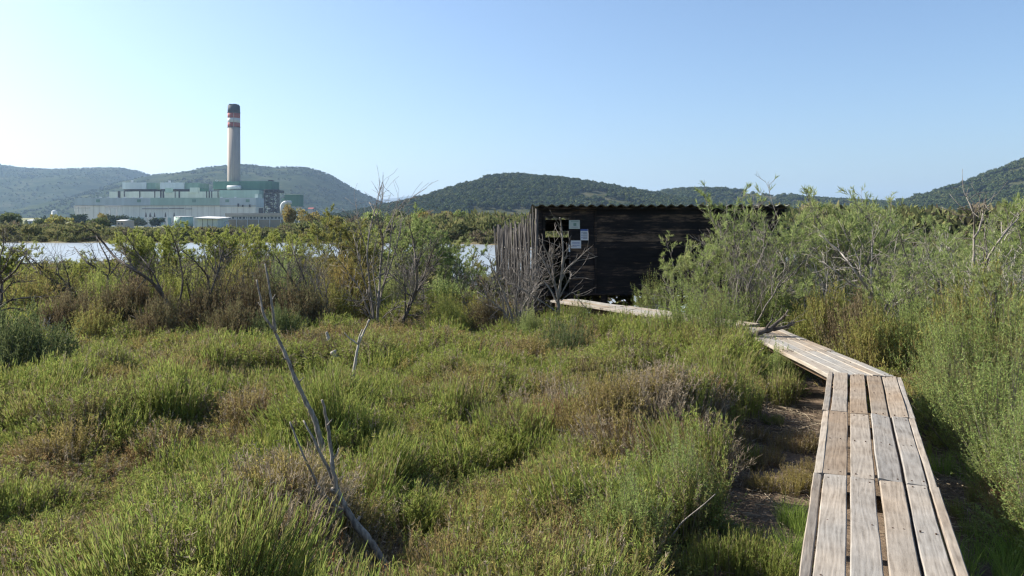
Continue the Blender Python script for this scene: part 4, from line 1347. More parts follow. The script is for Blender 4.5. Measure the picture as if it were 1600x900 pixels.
TAM = [tamarisk(101, stems=7), tamarisk(102, stems=8, lean=.75), tamarisk(103, stems=5, lean=.4, leafy=.5), tamarisk(104, stems=8, lean=1.0, leafy=.6), tamarisk(105, stems=6, lean=.6, leafy=.2),
       tamarisk(106, stems=9, lean=.9, leafy=.85, leaves=40, ln=.075, w=.008), tamarisk(107, stems=8, lean=.7, leafy=.85, leaves=40, ln=.075, w=.008), tamarisk(108, stems=9, lean=.8, leafy=.65, leaves=34, ln=.075, w=.008),
       tamarisk(109, stems=4, lean=.32, leafy=.42)]
rt = random.Random(9)
def put_tam(px, y, top, v, label, leaf_='tamarisk_leaf', wood_='grey_bark', sx=1.0, rz=None, group=None):
    c = at_y(px, top, y)
    me_ = TAM[v][1]; zz = np.empty(len(me_.vertices) * 3, np.float32); me_.vertices.foreach_get('co', zz)
    s = max(.3, c.z) / float(np.quantile(zz[2::3], .9985))
    plant('tamarisk_shrub', label, 'tamarisk', c.x, y, [('stems', TAM[v][0], wood_), ('foliage', TAM[v][1], leaf_)], s, rt.uniform(0, 6.28) if rz is None else rz, group or 'tamarisk shrubs of the marsh', None, sx)

# right of and in front of the hide
put_tam(1138, 15.2, 274, 8, 'tall wispy tamarisk reaching above the roof of the dark hide')
put_tam(1165, 14.9, 336, 3, 'big spreading green tamarisk hiding the right half of the dark hide wall')
put_tam(1085, 15.0, 350, 0, 'bushy green tamarisk against the middle of the dark hide wall')
put_tam(1222, 16.4, 336, 4, 'sparse grey twigged tamarisk before the right end of the corrugated roof')
put_tam(1310, 15.5, 288, 1, 'tall green tamarisk rising above the low ridge right of the hide')
put_tam(1372, 16.2, 290, 0, 'tall upright tamarisk with wispy top beside the gap before the right hill')
put_tam(1290, 17.5, 328, 1, 'low green tamarisk just beyond the right end of the hide roof')
put_tam(1432, 18.5, 322, 2, 'thin tamarisk with open pale twigs below the foot of the right hill', wood_='pale_bark')
put_tam(1535, 13.2, 302, 2, 'tall tamarisk with bare pale forked stems near the right edge', wood_='pale_bark')
put_tam(1492, 21, 330, 3, 'broad olive tamarisk in front of the long white greenhouse')
put_tam(1598, 13.0, 315, 1, 'bright green tamarisk cut off by the right edge of the view')
put_tam(1345, 12.8, 392, 3, 'low feathery tamarisk behind the last bend of the boardwalk')
put_tam(1415, 13.4, 372, 4, 'half bare tamarisk with tangled grey twigs right of the boardwalk bend')
put_tam(1478, 12.0, 385, 3, 'low spreading tamarisk with pale dead twigs in its middle', wood_='pale_bark')
put_tam(1560, 10.6, 400, 0, 'green feathery tamarisk in the middle of the right edge thicket')
# left and middle, toward the lake
put_tam(262, 27, 346, 6, 'round yellow green tamarisk by the lake in front of the pale tank', 'tamarisk_pale', 'dark_bark', 1.15)
put_tam(205, 25, 362, 5, 'low yellow green tamarisk left of the round one by the lake', 'tamarisk_pale', 'dark_bark')
put_tam(335, 26, 356, 5, 'spreading green tamarisk by the lake below the brown office block', 'tamarisk_pale', 'dark_bark')
put_tam(415, 25, 348, 6, 'yellow green tamarisk standing below the silo', 'tamarisk_pale', 'dark_bark')
put_tam(468, 24, 350, 7, 'green tamarisk on the shore left of the bright patch of water', 'tamarisk_pale', 'dark_bark')
put_tam(22, 22, 384, 5, 'low green tamarisk at the left edge before the lake', 'tamarisk_pale', 'dark_bark')
put_tam(110, 24, 398, 7, 'thin leafed tamarisk before the widest stretch of water', 'tamarisk_pale', 'dark_bark')
put_tam(548, 21, 326, 7, 'tall loose olive tamarisk behind the big dead shrub', 'olive_leaf', 'dark_bark')
put_tam(612, 22.5, 322, 7, 'tall thin green tamarisk showing through the big dead shrub', 'tamarisk_leaf', 'dark_bark')
put_tam(672, 22, 362, 6, 'bushy green tamarisk just right of the big dead shrub', 'tamarisk_leaf', 'dark_bark')
put_tam(722, 23, 372, 7, 'pale green tamarisk between the dead shrub and the stake fence', 'tamarisk_leaf', 'grey_bark')
put_tam(580, 25, 352, 5, 'dense green tamarisk behind the left stems of the big dead shrub', 'tamarisk_pale', 'dark_bark')
put_tam(645, 26, 346, 7, 'grey green tamarisk on the shore between two taller ones right of the dead shrub', 'tamarisk_leaf', 'dark_bark')
put_tam(702, 26, 354, 5, 'dense tamarisk on the shore below the round silvery tree', 'tamarisk_leaf', 'dark_bark')
put_tam(755, 25, 366, 7, 'olive tamarisk just left of the outer end of the stake fence', 'olive_leaf', 'grey_bark')
put_tam(372, 29, 358, 6, 'small yellow green tamarisk at the water below the brown office block', 'tamarisk_pale', 'dark_bark')
put_tam(505, 19, 390, 7, 'low olive tamarisk below the wide white tank', 'olive_leaf', 'dark_bark')

def put_bare(name_seed, px, y, top, label, mat, twist=None, leaf_=None, **kw):
    c = at_y(px, top, y)
    mw, tips = bare(name_seed, h=max(.4, c.z), twist=twist, **kw)
    parts = [('stems', mw.mesh('stems'), mat)]
    if leaf_:
        r2 = np.random.default_rng(name_seed + 1); mf = MB()
        spray(mf, r2, [t for t in tips if r2.random() < leaf_[1]], 6, .07, .010)
        parts.append(('foliage', mf.mesh('foliage'), leaf_[0]))
    plant('dead_shrub', label, 'dead shrub', c.x, y, parts, 1, 0, 'dead and leafless shrubs')
put_bare(218, 232, 17.5, 385, 'fine brown leafless shrub left of the long limbed dead shrub', 'dark_bark', stems=9, lean=.7)
put_bare(219, 305, 18.5, 378, 'grey leafless shrub in front of the round lakeside tamarisk', 'grey_bark', stems=9, lean=.6)
put_bare(220, 392, 17.2, 380, 'grey twiggy shrub just left of the two pronged branch tips', 'grey_bark', (.2, 0, 0), stems=9, lean=.7)
put_bare(221, 432, 18.2, 372, 'leafless shrub with fine dark twigs right of the two pronged branch tips', 'dark_bark', (-.2, 0, 0), stems=9, lean=.7)
put_bare(222, 485, 17.6, 378, 'grey leafless shrub in front of the low olive tamarisk', 'grey_bark', stems=9, lean=.6)
put_bare(223, 80, 17.5, 405, 'low tangle of fine dark twigs under the limbs over the lake', 'dark_bark', (-.4, 0, 0), stems=9, lean=.8)
put_bare(224, 655, 17.5, 360, 'airy grey shrub of fine twigs right of the leaning dead shrub', 'grey_bark', stems=9, lean=.5)
put_bare(207, 350, 15.8, 372, 'brown dead shrub with fine twigs amid reddish mounds', 'dark_bark', (.1, 0, 0), stems=7, lean=.55, leaf_=('olive_leaf', .1))
put_bare(209, 800, 15.6, 365, 'grey dead thicket standing against the stake fence', 'grey_bark', stems=11, lean=.5, kids=(6, 4, 3))
put_bare(210, 745, 16.5, 400, 'thin grey dead shrub between green tamarisk and stake fence', 'grey_bark', stems=5, lean=.35)
put_bare(211, 520, 16.2, 395, 'fine twigged grey shrub left of the tallest dead shrub', 'grey_bark', stems=7, lean=.6)
put_bare(212, 1240, 14.6, 375, 'tangle of pale dead twigs under the tamarisks right of the hide', 'pale_bark', stems=8, lean=.9, kids=(6, 5, 3))
put_bare(213, 1330, 13.8, 385, 'pale dead branches fanned out left behind the boardwalk bend', 'pale_bark', (-.6, 0, 0), stems=6, lean=.4, kids=(6, 4, 3))
put_bare(214, 1560, 11.5, 345, 'pale dead stems leaning right in the thicket at the right edge', 'pale_bark', (.5, 0, 0), stems=5, lean=.35, kids=(5, 4, 3), rad=.013)
put_bare(215, 30, 11.2, 500, 'small pale dead bush on the dark mound at the left edge', 'pale_bark', (.35, 0, 0), stems=5, lean=.7, kids=(5, 4, 3))
put_bare(216, 680, 19, 375, 'slim dark dead shrub with one tall curved stem right of centre left', 'dark_bark', (.2, 0, 0), stems=2, lean=.2, kids=(5, 4, 3), rad=.014)
put_bare(217, 1155, 14.2, 350, 'grey dead branches tangled in the tamarisk before the hide', 'grey_bark', (-.1, 0, 0), stems=8, lean=.8, kids=(6, 5, 3))

# the pale dead bush in front of the doorway: main limbs as in the photograph
def limbset(name, label, cat, lines, mat, Y, rng, twigs=0, group=None, k=8, depth=.12, thin=1.0):
    """lines: list of [(px,py)...], start radius, end radius, all at about distance Y"""
    root = at_y(*lines[0][0][0], Y)
    mb = MB()
    for ln, r0, r1 in lines:
        pts = []
        for i, q in enumerate(ln):
            dy = 0 if i == 0 and ln is not lines[0][0] and False else depth * math.sin(i * 1.7 + len(ln) * .9 + ln[0][0] * .1) * (i / max(1, len(ln) - 1))
            pts.append(at_y(q[0], q[1], Y + dy) - root)
        P = np.array([p[:] for p in pts])
        r0, r1 = r0 * thin, r1 * thin
        t = np.linspace(0, len(P) - 1, (len(P) - 1) * 5 + 1)
        Q = np.stack([np.interp(t, np.arange(len(P)), P[:, c]) for c in range(3)], 1)
        for _ in range(2): Q[1:-1] = (Q[:-2] + 2 * Q[1:-1] + Q[2:]) / 4
        Q[1:-1] += rng.normal(0, r0 * .07, Q[1:-1].shape)
        rr = np.linspace(r0, r1, len(Q)) * (1 + rng.normal(0, .11, len(Q)))
        mb.tube(Q, rr, k)
        for _ in range(twigs):
            i = rng.integers(len(Q) // 4, len(Q)); d = unit(Q[min(i, len(Q) - 1)] - Q[i - 1]); dd = unit(d + rng.normal(0, .6, 3)); L = rng.uniform(.12, .6)
            q = [Q[i]]
            for s in range(4): dd = unit(dd + rng.normal(0, .2, 3)); q.append(q[-1] + dd * L / 4)
            mb.tube(q, np.linspace(rr[i] * .5, .003, 5), 4)
    o = link(name, mb.mesh(name, True), M[mat]); o.location = root
    return tag(o, label, cat, group)
rl = np.random.default_rng(44)
limbset('dead_shrub', 'pale dead bush reaching up in front of the hide doorway', 'dead shrub',
        [([(874, 500), (872, 470), (876, 440), (880, 410), (879, 375), (877, 350), (875, 340)], .034, .011),
         ([(873, 470), (868, 450), (863, 420), (855, 395), (843, 372)], .024, .008), ([(876, 440), (885, 420), (900, 408), (912, 396), (922, 387)], .02, .007),
         ([(868, 450), (858, 425), (846, 402), (840, 396)], .016, .006), ([(880, 412), (886, 395), (889, 380)], .012, .005),
         ([(874, 480), (860, 452), (850, 440), (840, 437), (822, 440)], .018, .006), ([(872, 470), (882, 450), (892, 432), (894, 427)], .015, .006),
         ([(874, 490), (845, 470), (815, 452), (790, 440)], .016, .006), ([(876, 470), (895, 455), (905, 470), (925, 490)], .012, .005), ([(862, 420), (852, 412), (842, 405)], .010, .004),
         ([(866, 440), (862, 405), (866, 388)], .012, .005)], 'grey_bark', 14.9, rl, 9, 'dead and leafless shrubs')
limbset('dead_shrub', 'small grey dead bush at the left foot of the doorway bush', 'dead shrub',
        [([(806, 515), (812, 490), (826, 465), (842, 445), (858, 430)], .03, .006), ([(806, 512), (795, 480), (784, 450), (770, 420), (762, 400)], .024, .006), ([(808, 500), (806, 470), (812, 440), (810, 410)], .02, .006),
         ([(805, 515), (790, 490), (768, 470), (745, 455)], .02, .006), ([(826, 465), (830, 440), (836, 415)], .014, .005)], 'grey_bark', 15.0, rl, 12, 'dead and leafless shrubs')
LS = dict(group='dead and leafless shrubs', thin=.72)
limbset('dead_shrub', 'tallest dead grey shrub with many upright stems, left of centre', 'dead shrub',
        [([(588, 520), (590, 490), (592, 461), (594, 424), (599, 374), (588, 337), (577, 316)], .050, .010), ([(586, 515), (579, 470), (569, 440), (561, 405), (552, 366)], .036, .008), ([(588, 522), (577, 495), (560, 476), (546, 465)], .026, .008),
         ([(590, 505), (603, 492), (618, 480), (630, 470)], .020, .007), ([(591, 480), (598, 450), (607, 424), (622, 378), (629, 340)], .032, .008), ([(586, 510), (578, 450), (573, 393), (580, 348), (592, 305), (598, 284)], .030, .006),
         ([(588, 500), (600, 440), (608, 400), (612, 350), (622, 312)], .026, .006), ([(573, 393), (560, 350), (556, 318)], .016, .005), ([(586, 512), (562, 450), (540, 420), (522, 398)], .022, .006), ([(599, 374), (612, 340), (640, 312), (655, 300)], .016, .005),
         ([(588, 337), (596, 318), (600, 300)], .012, .004), ([(590, 470), (582, 420), (586, 380), (606, 330)], .022, .006)], 'grey_bark', 15.8, rl, 26, depth=.5, **LS)
limbset('dead_shrub', 'dark dead shrub with curved stems leaning right beside the tallest one', 'dead shrub',
        [([(617, 526), (633, 495), (641, 477), (652, 446), (650, 412), (645, 374), (639, 348)], .062, .012), ([(641, 477), (660, 439), (671, 405), (684, 372)], .034, .008), ([(637, 492), (652, 493), (671, 480)], .02, .007), ([(645, 466), (667, 431), (692, 395)], .026, .006),
         ([(650, 412), (660, 395), (676, 385)], .016, .006), ([(633, 495), (634, 455), (630, 420), (634, 390)], .022, .006), ([(652, 446), (668, 425), (672, 400)], .014, .005)], 'dark_bark', 15.8, rl, 20, depth=.4, **LS)
limbset('dead_shrub', 'dark leafless shrub with long limbs leaning left over the lake', 'dead shrub',
        [([(122, 476), (112, 460), (98, 446), (75, 435), (58, 423), (46, 409), (36, 394)], .055, .011), ([(120, 472), (110, 455), (92, 429), (69, 421), (50, 405), (33, 386)], .045, .009), ([(116, 465), (104, 456), (81, 446), (56, 445)], .03, .008), ([(92, 430), (88, 410), (80, 396)], .018, .005), ([(110, 455), (106, 430), (98, 410), (95, 398)], .024, .006), ([(75, 435), (66, 412), (62, 396)], .016, .005)], 'dark_bark', 18.5, rl, 24, depth=.6, **LS)
limbset('dead_shrub', 'dark dead shrub with forked limbs before the yellow green tamarisk', 'dead shrub',
        [([(168, 462), (168, 446), (170, 432), (156, 423), (139, 412), (124, 397), (116, 385)], .052, .010), ([(170, 432), (172, 415), (165, 398), (156, 382), (150, 366)], .034, .008), ([(156, 423), (148, 400), (140, 384)], .020, .006), ([(170, 432), (186, 410), (192, 392)], .022, .006)], 'dark_bark', 19, rl, 24, depth=.5, **LS)
limbset('dead_shrub', 'long limbed dark dead shrub leaning left above the brown mounds', 'dead shrub',
        [([(276, 520), (268, 490), (258, 466), (240, 443), (211, 421), (181, 405), (159, 376), (147, 363), (130, 350)], .060, .010), ([(274, 500), (287, 442), (279, 393), (264, 355)], .036, .008), ([(322, 515), (328, 461), (325, 431), (302, 405), (279, 388)], .040, .009), ([(258, 466), (236, 420), (214, 395), (200, 372)], .028, .007),
         ([(328, 461), (342, 420), (348, 390), (352, 372)], .026, .007), ([(300, 520), (298, 470), (290, 430)], .028, .007), ([(211, 421), (196, 400), (190, 384)], .018, .006), ([(276, 505), (262, 500), (240, 492), (220, 500)], .018, .006), ([(240, 443), (232, 420), (240, 398)], .016, .006)], 'dark_bark', 15.0, rl, 24, depth=.6, **LS)
limbset('dead_shrub', 'dark bare shrub at the left edge with twigs over the water', 'dead shrub',
        [([(-6, 490), (3, 469), (2, 442), (23, 425), (38, 401), (46, 388)], .05, .010), ([(-4, 484), (15, 469), (38, 465), (94, 463)], .035, .008), ([(2, 442), (-2, 410), (6, 380), (4, 362)], .03, .008), ([(2, 460), (20, 440), (50, 440)], .02, .006), ([(0, 430), (14, 405), (18, 385)], .022, .006), ([(-6, 488), (20, 480), (48, 490), (60, 478)], .026, .007)], 'dark_bark', 15.5, rl, 22, depth=.5, **LS)
limbset('dead_shrub', 'dark twiggy shrub sloping left under the bright patch of water', 'dead shrub',
        [([(505, 520), (487, 484), (468, 454), (446, 423), (428, 396)], .046, .009), ([(500, 512), (470, 500), (440, 480), (415, 470)], .03, .007), ([(487, 484), (478, 440), (462, 405), (456, 380)], .030, .007), ([(468, 454), (440, 450), (418, 438)], .02, .006), ([(505, 515), (512, 470), (505, 430)], .028, .007)], 'dark_bark', 15.4, rl, 24, depth=.5, **LS)
limbset('dead_shrub', 'wide pale dead shrub with long branches fanned left, right of the far boardwalk', 'dead shrub',
        [([(1392, 520), (1383, 490), (1357, 453), (1333, 420), (1313, 393), (1280, 367)], .040, .008), ([(1375, 478), (1360, 447), (1362, 407), (1363, 373), (1368, 345)], .026, .006), ([(1357, 453), (1330, 445), (1300, 420), (1285, 408)], .020, .005), ([(1345, 436), (1342, 405), (1330, 380)], .016, .005), ([(1388, 505), (1350, 490), (1322, 465), (1300, 452)], .022, .006), ([(1383, 490), (1392, 450), (1400, 420), (1398, 395)], .020, .006)], 'mid_bark', 13.0, rl, 16, depth=.5, group='dead and leafless shrubs', thin=.8)
limbset('dead_shrub', 'slim pale dead shrub with a crooked top right of the wide fanned one', 'dead shrub',
        [([(1418, 515), (1419, 493), (1420, 457), (1427, 433), (1410, 383), (1404, 360)], .026, .006), ([(1420, 457), (1414, 430), (1416, 410)], .014, .005), ([(1427, 433), (1440, 405), (1444, 385)], .012, .004), ([(1490, 500), (1480, 477), (1463, 453), (1453, 430), (1450, 410)], .026, .007)], 'grey_bark', 12.6, rl, 12, depth=.4, group='dead and leafless shrubs')
limbset('dead_shrub', 'pale dead shrub with one long limb slanting up right near the right edge', 'dead shrub',
        [([(1500, 500), (1515, 465), (1533, 430), (1547, 397), (1567, 367), (1592, 340)], .034, .008), ([(1518, 430), (1522, 400), (1522, 360), (1523, 337), (1510, 308)], .024, .006), ([(1522, 372), (1530, 360), (1537, 327), (1541, 305)], .016, .005), ([(1533, 430), (1560, 420), (1585, 405)], .018, .005), ([(1500, 490), (1480, 450), (1466, 440)], .018, .006), ([(1540, 412), (1542, 385), (1538, 360)], .014, .005), ([(1510, 480), (1518, 450), (1518, 430)], .03, .024)], 'grey_bark', 11.6, rl, 14, depth=.4, group='dead and leafless shrubs')
# dead branches standing in the glasswort
limbset('dead_branch', 'thick grey forked dead branch leaning left in the near glasswort', 'dead branch',
        [([(612, 905), (583, 852), (570, 836), (547, 807), (535, 785), (526, 766), (520, 735), (518, 708), (511, 656), (503, 625)], .029, .007), ([(524, 760), (512, 730), (500, 708), (488, 682), (474, 657)], .013, .005),
         ([(540, 798), (524, 792), (500, 766), (489, 742), (477, 719), (465, 690), (453, 659)], .012, .005), ([(524, 768), (519, 764)], .022, .016), ([(531, 797), (521, 797)], .009, .005), ([(556, 818), (562, 806)], .010, .006), ([(519, 720), (527, 708), (529, 700)], .007, .003), ([(490, 743), (484, 746)], .006, .003), ([(512, 664), (519, 655)], .006, .003)], 'snag_bark', 4.9, rl, 0, None, 10, .03)
limbset('dead_branch', 'tall slender grey dead branch with two prongs, behind the thick forked one', 'dead branch',
        [([(506, 710), (497, 675), (492, 655), (477, 625), (461, 592), (450, 562), (437, 535), (428, 515), (412, 495), (407, 465), (401, 437)], .025, .007), ([(430, 520), (427, 490), (421, 450), (414, 412)], .015, .006), ([(450, 562), (442, 560)], .010, .005), ([(465, 600), (474, 590)], .008, .004), ([(409, 480), (403, 472)], .007, .003), ([(424, 470), (430, 460)], .006, .003)], 'snag_bark', 6.7, rl, 0, None, 10, .04)
limbset('dead_branch', 'thin pale upright stick with a small fork at its top', 'dead branch',
        [([(540, 665), (543, 640), (546, 620), (553, 585), (557, 555), (560, 538), (568, 520), (577, 500)], .026, .010), ([(560, 536), (562, 525), (566, 515)], .014, .008), ([(560, 538), (545, 528), (538, 520)], .010, .004)], 'pale_bark', 9.0, rl, 0, None, 8, .05)
limbset('log', 'short pale broken log poking out of a dark rusty mound', 'log', [([(543, 592), (536, 576), (526, 560), (520, 548)], .035, .045), ([(513, 527), (511, 521), (510, 516)], .03, .014)][:1], 'pale_bark', 11.4, rl, 0, None, 8, .0)
limbset('log', 'tiny pale wood stub above the rusty mound', 'log', [([(514, 532), (512, 524), (510, 519)], .03, .02)], 'pale_bark', 11.9, rl, 0, None, 7, .0)
limbset('dead_branch', 'dark fallen branch lying across the far boardwalk', 'dead branch',
        [([(1158, 532), (1175, 524), (1192, 518), (1210, 514), (1228, 511), (1241, 504)], .050, .018), ([(1200, 516), (1212, 506), (1222, 498), (1228, 492), (1232, 484)], .036, .012), ([(1196, 517), (1200, 508), (1207, 500)], .022, .008), ([(1226, 511), (1234, 508), (1238, 500)], .014, .006)], 'dark_bark', 11.7, rl, 2, None, 8, .1)
limbset('dead_branch', 'thin pale dry branch slanting out of the glasswort near the bare strip', 'dead branch',
        [([(1040, 850), (1066, 815), (1098, 790), (1118, 772)], .006, .003)], 'grey_bark', 5.0, rl, 0, None, 6, .05)

MND = [mound(301, n=700, per=22, ln=.05, w=.012, top=.1), mound(302, n=800, per=22, ln=.055, w=.012, top=.1), mound(303, n=700, per=22, ln=.045, w=.010, flat=.6, top=.1), mound(304, n=1000, per=26, ln=.034, w=.0075, flat=.85, top=0), mound(305, n=1000, per=26, ln=.038, w=.0075, flat=.8, top=0)]
TALL = [(f, mound(330 + i, n=1000, per=30, ln=.042, w=.0105, flat=f, top=.1, lumpy=1.45)) for i, f in enumerate((.85, 1.15, 1.5, 1.9))]
def put_mound(px, y, top, half, v, leaf_, label, twig='dry_bark', cat='shrub', z=None):
    """half: half width in photo pixels"""
    c = at_y(px, top, y)
    r = max(half * y / 1200, .55 * c.z)
    fl = {0: .75, 1: .75, 2: .6, 3: .85, 4: .8}
    pair = MND[v]
    if v >= 3:
        r = max(half * y / 1200, .42 * c.z)
        fl[v], pair = min(TALL, key=lambda q: abs(q[0] - c.z / r))
    zz = np.empty(len(pair[1].vertices) * 3, np.float32); pair[1].vertices.foreach_get('co', zz); fl[v] = float(np.quantile(zz[2::3], .985))
    t = plant('low_shrub', label, cat, c.x, y, [('twigs', pair[0], twig), ('foliage', pair[1], leaf_)], 1, rt.uniform(0, 6.28), 'low shrubs of the marsh')
    t.scale = (r, r, max(.25, c.z - t.location.z) / fl[v])
M['dry_bark'] = bark('dry_bark', (0.10, 0.085, 0.07), (0.22, 0.19, 0.16))
for a in (
    (905, 15.3, 476, 34, 4, 'feather_leaf', 'feathery green shrub under the far end of the boardwalk'),
    (972, 14.0, 490, 36, 4, 'feather_leaf', 'green shrub hiding the underside of the far boardwalk'),
    (1015, 13.2, 497, 32, 3, 'tamarisk_leaf', 'small green shrub where the far boardwalk dips behind scrub'),
    (80, 18.5, 425, 55, 0, 'olive_leaf', 'olive shrub beneath the dark limbs at the lake near the left edge'),
    (160, 18.0, 432, 45, 0, 'tamarisk_pale', 'yellow green bush between the two dark leaning shrubs by the lake'),
    (300, 17.2, 415, 48, 4, 'tamarisk_pale', 'light green bush behind the long limbed dead shrub'),
    (372, 17.6, 405, 50, 0, 'olive_leaf', 'olive bush under the spreading tamarisk by the lake'),
    (440, 17.0, 408, 46, 4, 'tamarisk_leaf', 'green bush right of the tips of the two pronged branch'),
    (540, 17.8, 410, 46, 0, 'gold_leaf', 'orange brown bush behind the tallest dead shrub'),
    (610, 18.2, 420, 44, 4, 'tamarisk_leaf', 'grey green bush seen through the tallest dead shrub'),
    (250, 14.2, 470, 46, 1, 'brown_leaf', 'dark brown mound below the fork of the long limbed dead shrub'),
    (365, 13.8, 478, 48, 1, 'brown_leaf', 'dark mound in front of the reddish shrub'),
    (440, 13.6, 486, 44, 1, 'dark_leaf', 'dark green mound left of the rusty low mound'),
    (95, 14.5, 470, 46, 1, 'brown_leaf', 'dark brown mound right of the left edge dark mound'),
    (150, 14.0, 482, 42, 0, 'olive_leaf', 'olive mound on the crest of the green bank'),
    (700, 15.5, 462, 40, 4, 'tamarisk_pale', 'bright green tuft bush right of the leaning dead shrub'),
    (760, 15.8, 468, 36, 0, 'brown_leaf', 'brown twiggy bush left of the thicket on the stake fence'),
    (830, 14.2, 488, 34, 4, 'tamarisk_leaf', 'green low bush at the foot of the doorway bush'),
    (25, 10.6, 500, 85, 1, 'dark_leaf', 'big dark green shrub mound at the left edge'),
    (-40, 11.5, 470, 70, 1, 'dark_leaf', 'dark shrub half cut off by the left edge'),
    (120, 16, 458, 70, 1, 'brown_leaf', 'brown shrub below the limbs leaning over the lake'),
    (205, 16.4, 440, 58, 1, 'brown_leaf', 'darkest brown shrub mound between lake and green bank'),
    (262, 17.5, 425, 45, 0, 'olive_leaf', 'olive shrub between the dark mound and the long limbed dead shrub'),
    (330, 15.2, 452, 62, 1, 'brown_leaf', 'brown olive shrub under the long limbed dead shrub'),
    (405, 15.4, 430, 52, 0, 'brown_leaf', 'rusty brown shrub behind the two pronged branch'),
    (470, 15.0, 450, 58, 1, 'brown_leaf', 'dark brown shrub right of the two pronged branch'),
    (520, 16.4, 440, 40, 0, 'olive_leaf', 'olive brown shrub left of the tallest dead shrub'),
    (40, 17.0, 440, 60, 0, 'olive_leaf', 'olive shrub near the left edge behind the dark mound'),
    (505, 12.0, 528, 52, 2, 'brown_leaf', 'rusty low mound around the pale broken log'),
    (585, 12.2, 530, 50, 2, 'olive_leaf', 'olive low mound right of the thin pale stick'),
    (675, 10.2, 580, 46, 2, 'brown_leaf', 'grey brown dome with a dark right side in mid meadow'),
    (565, 8.0, 640, 62, 2, 'olive_leaf', 'yellowish dome behind the thick forked branch'),
    (440, 8.2, 668, 50, 2, 'brown_leaf', 'brownish dome left of the thick forked branch'),
    (880, 12.6, 508, 58, 2, 'dark_leaf', 'dark grey green dome before the doorway bush'),
    (690, 18, 440, 55, 1, 'tamarisk_leaf', 'fresh green shrub right of the tallest dead shrub'),
    (740, 17, 470, 42, 0, 'olive_leaf', 'olive shrub left of the grey dead thicket'),
    (1124, 12.1, 452, 46, 4, 'feather_leaf', 'feathery green shrub beside the fallen branch on the boardwalk'),
    (1072, 12.9, 456, 50, 4, 'feather_leaf', 'feathery shrub hiding the boardwalk between its two far stretches'),
    (1020, 16.6, 440, 34, 3, 'feather_leaf', 'small green shrub at the foot of the hide wall'),
    (1200, 13.9, 445, 70, 4, 'feather_leaf', 'wide feathery shrub beyond the fallen branch'),
    (1290, 12.9, 462, 52, 1, 'olive_leaf', 'olive brown shrub behind the far boardwalk stretch'),
    (1362, 11.4, 488, 46, 0, 'olive_leaf', 'olive dome touching the outer side of the boardwalk bend'),
    (1335, 12.2, 470, 40, 0, 'brown_leaf', 'brown shrub between olive shrubs behind the bend'),
    (1425, 11.2, 470, 60, 4, 'feather_leaf', 'feathery shrub right of the boardwalk bend'),
    (1500, 9.6, 478, 70, 3, 'feather_leaf', 'tall feathery green shrub in the right hand thicket'),
    (1590, 9.2, 470, 75, 4, 'feather_leaf', 'feathery green shrub at the right edge, level with the bend'),
    (1478, 8.3, 560, 62, 3, 'feather_leaf', 'soft green dome beside the deep shade of the boardwalk'),
    (1560, 7.4, 560, 95, 4, 'feather_leaf', 'wide soft green shrub filling the right edge'),
    (1600, 6.2, 640, 85, 3, 'feather_leaf', 'yellow green shrub low at the right edge'),
    (1660, 5.4, 700, 120, 4, 'feather_leaf', 'nearest green shrub at the lower right edge'),
    (1540, 10.6, 440, 60, 0, 'olive_leaf', 'olive shrub under the pale forked tamarisk'),
    (1062, 5.7, 690, 84, 4, 'feather_leaf', 'grey green shrub overhanging the left side of the bare strip'),
    (985, 5.0, 765, 95, 3, 'feather_leaf', 'near grey green shrub left of the shaded soil'),
    (1215, 10.4, 548, 44, 3, 'feather_leaf', 'bright green shrub against the posts of the far boardwalk'),
    (1105, 9.6, 596, 60, 4, 'feather_leaf', 'green shrub casting shade over the bare strip'),
): put_mound(*a)

# ------------------------------------------------------------------ scrub and trees on the far shore
def far_bush(seed, n=420, w=.09, ln=.22):
    rng = np.random.default_rng(seed)
    mf = MB()
    d = rng.normal(size=(n, 3)); d[:, 2] = np.abs(d[:, 2]) * 1.3; d = unit(d)
    lump = np.array([1 + .4 * mnoise.noise(Vector(v * 2.2) + Vector((seed, 0, 0))) for v in d])
    p = d * (lump * rng.uniform(.45, 1.0, n) ** .6)[:, None] * np.array([.6, .6, .85]) + np.array([0, 0, .05])
    dd = unit(d + rng.normal(0, .6, (n, 3)) + np.array([0, 0, .4]))
    mf.blades(p, p + dd * (ln * rng.uniform(.5, 1.3, n))[:, None], w, rng)
    b = rng.normal(0, .08, (14, 3)); b[:, 2] = -.05
    mf.spikes(b, p[:14] * np.array([1, 1, 1.1]), .012, .006, 3, 1)
    me = mf.mesh('bush'); me.materials.append(M['shore_leaf']); me.materials.append(M['dark_bark'])
    return me
FARB = [(far_bush(s), None) for s in (401, 402, 403, 404, 405)]
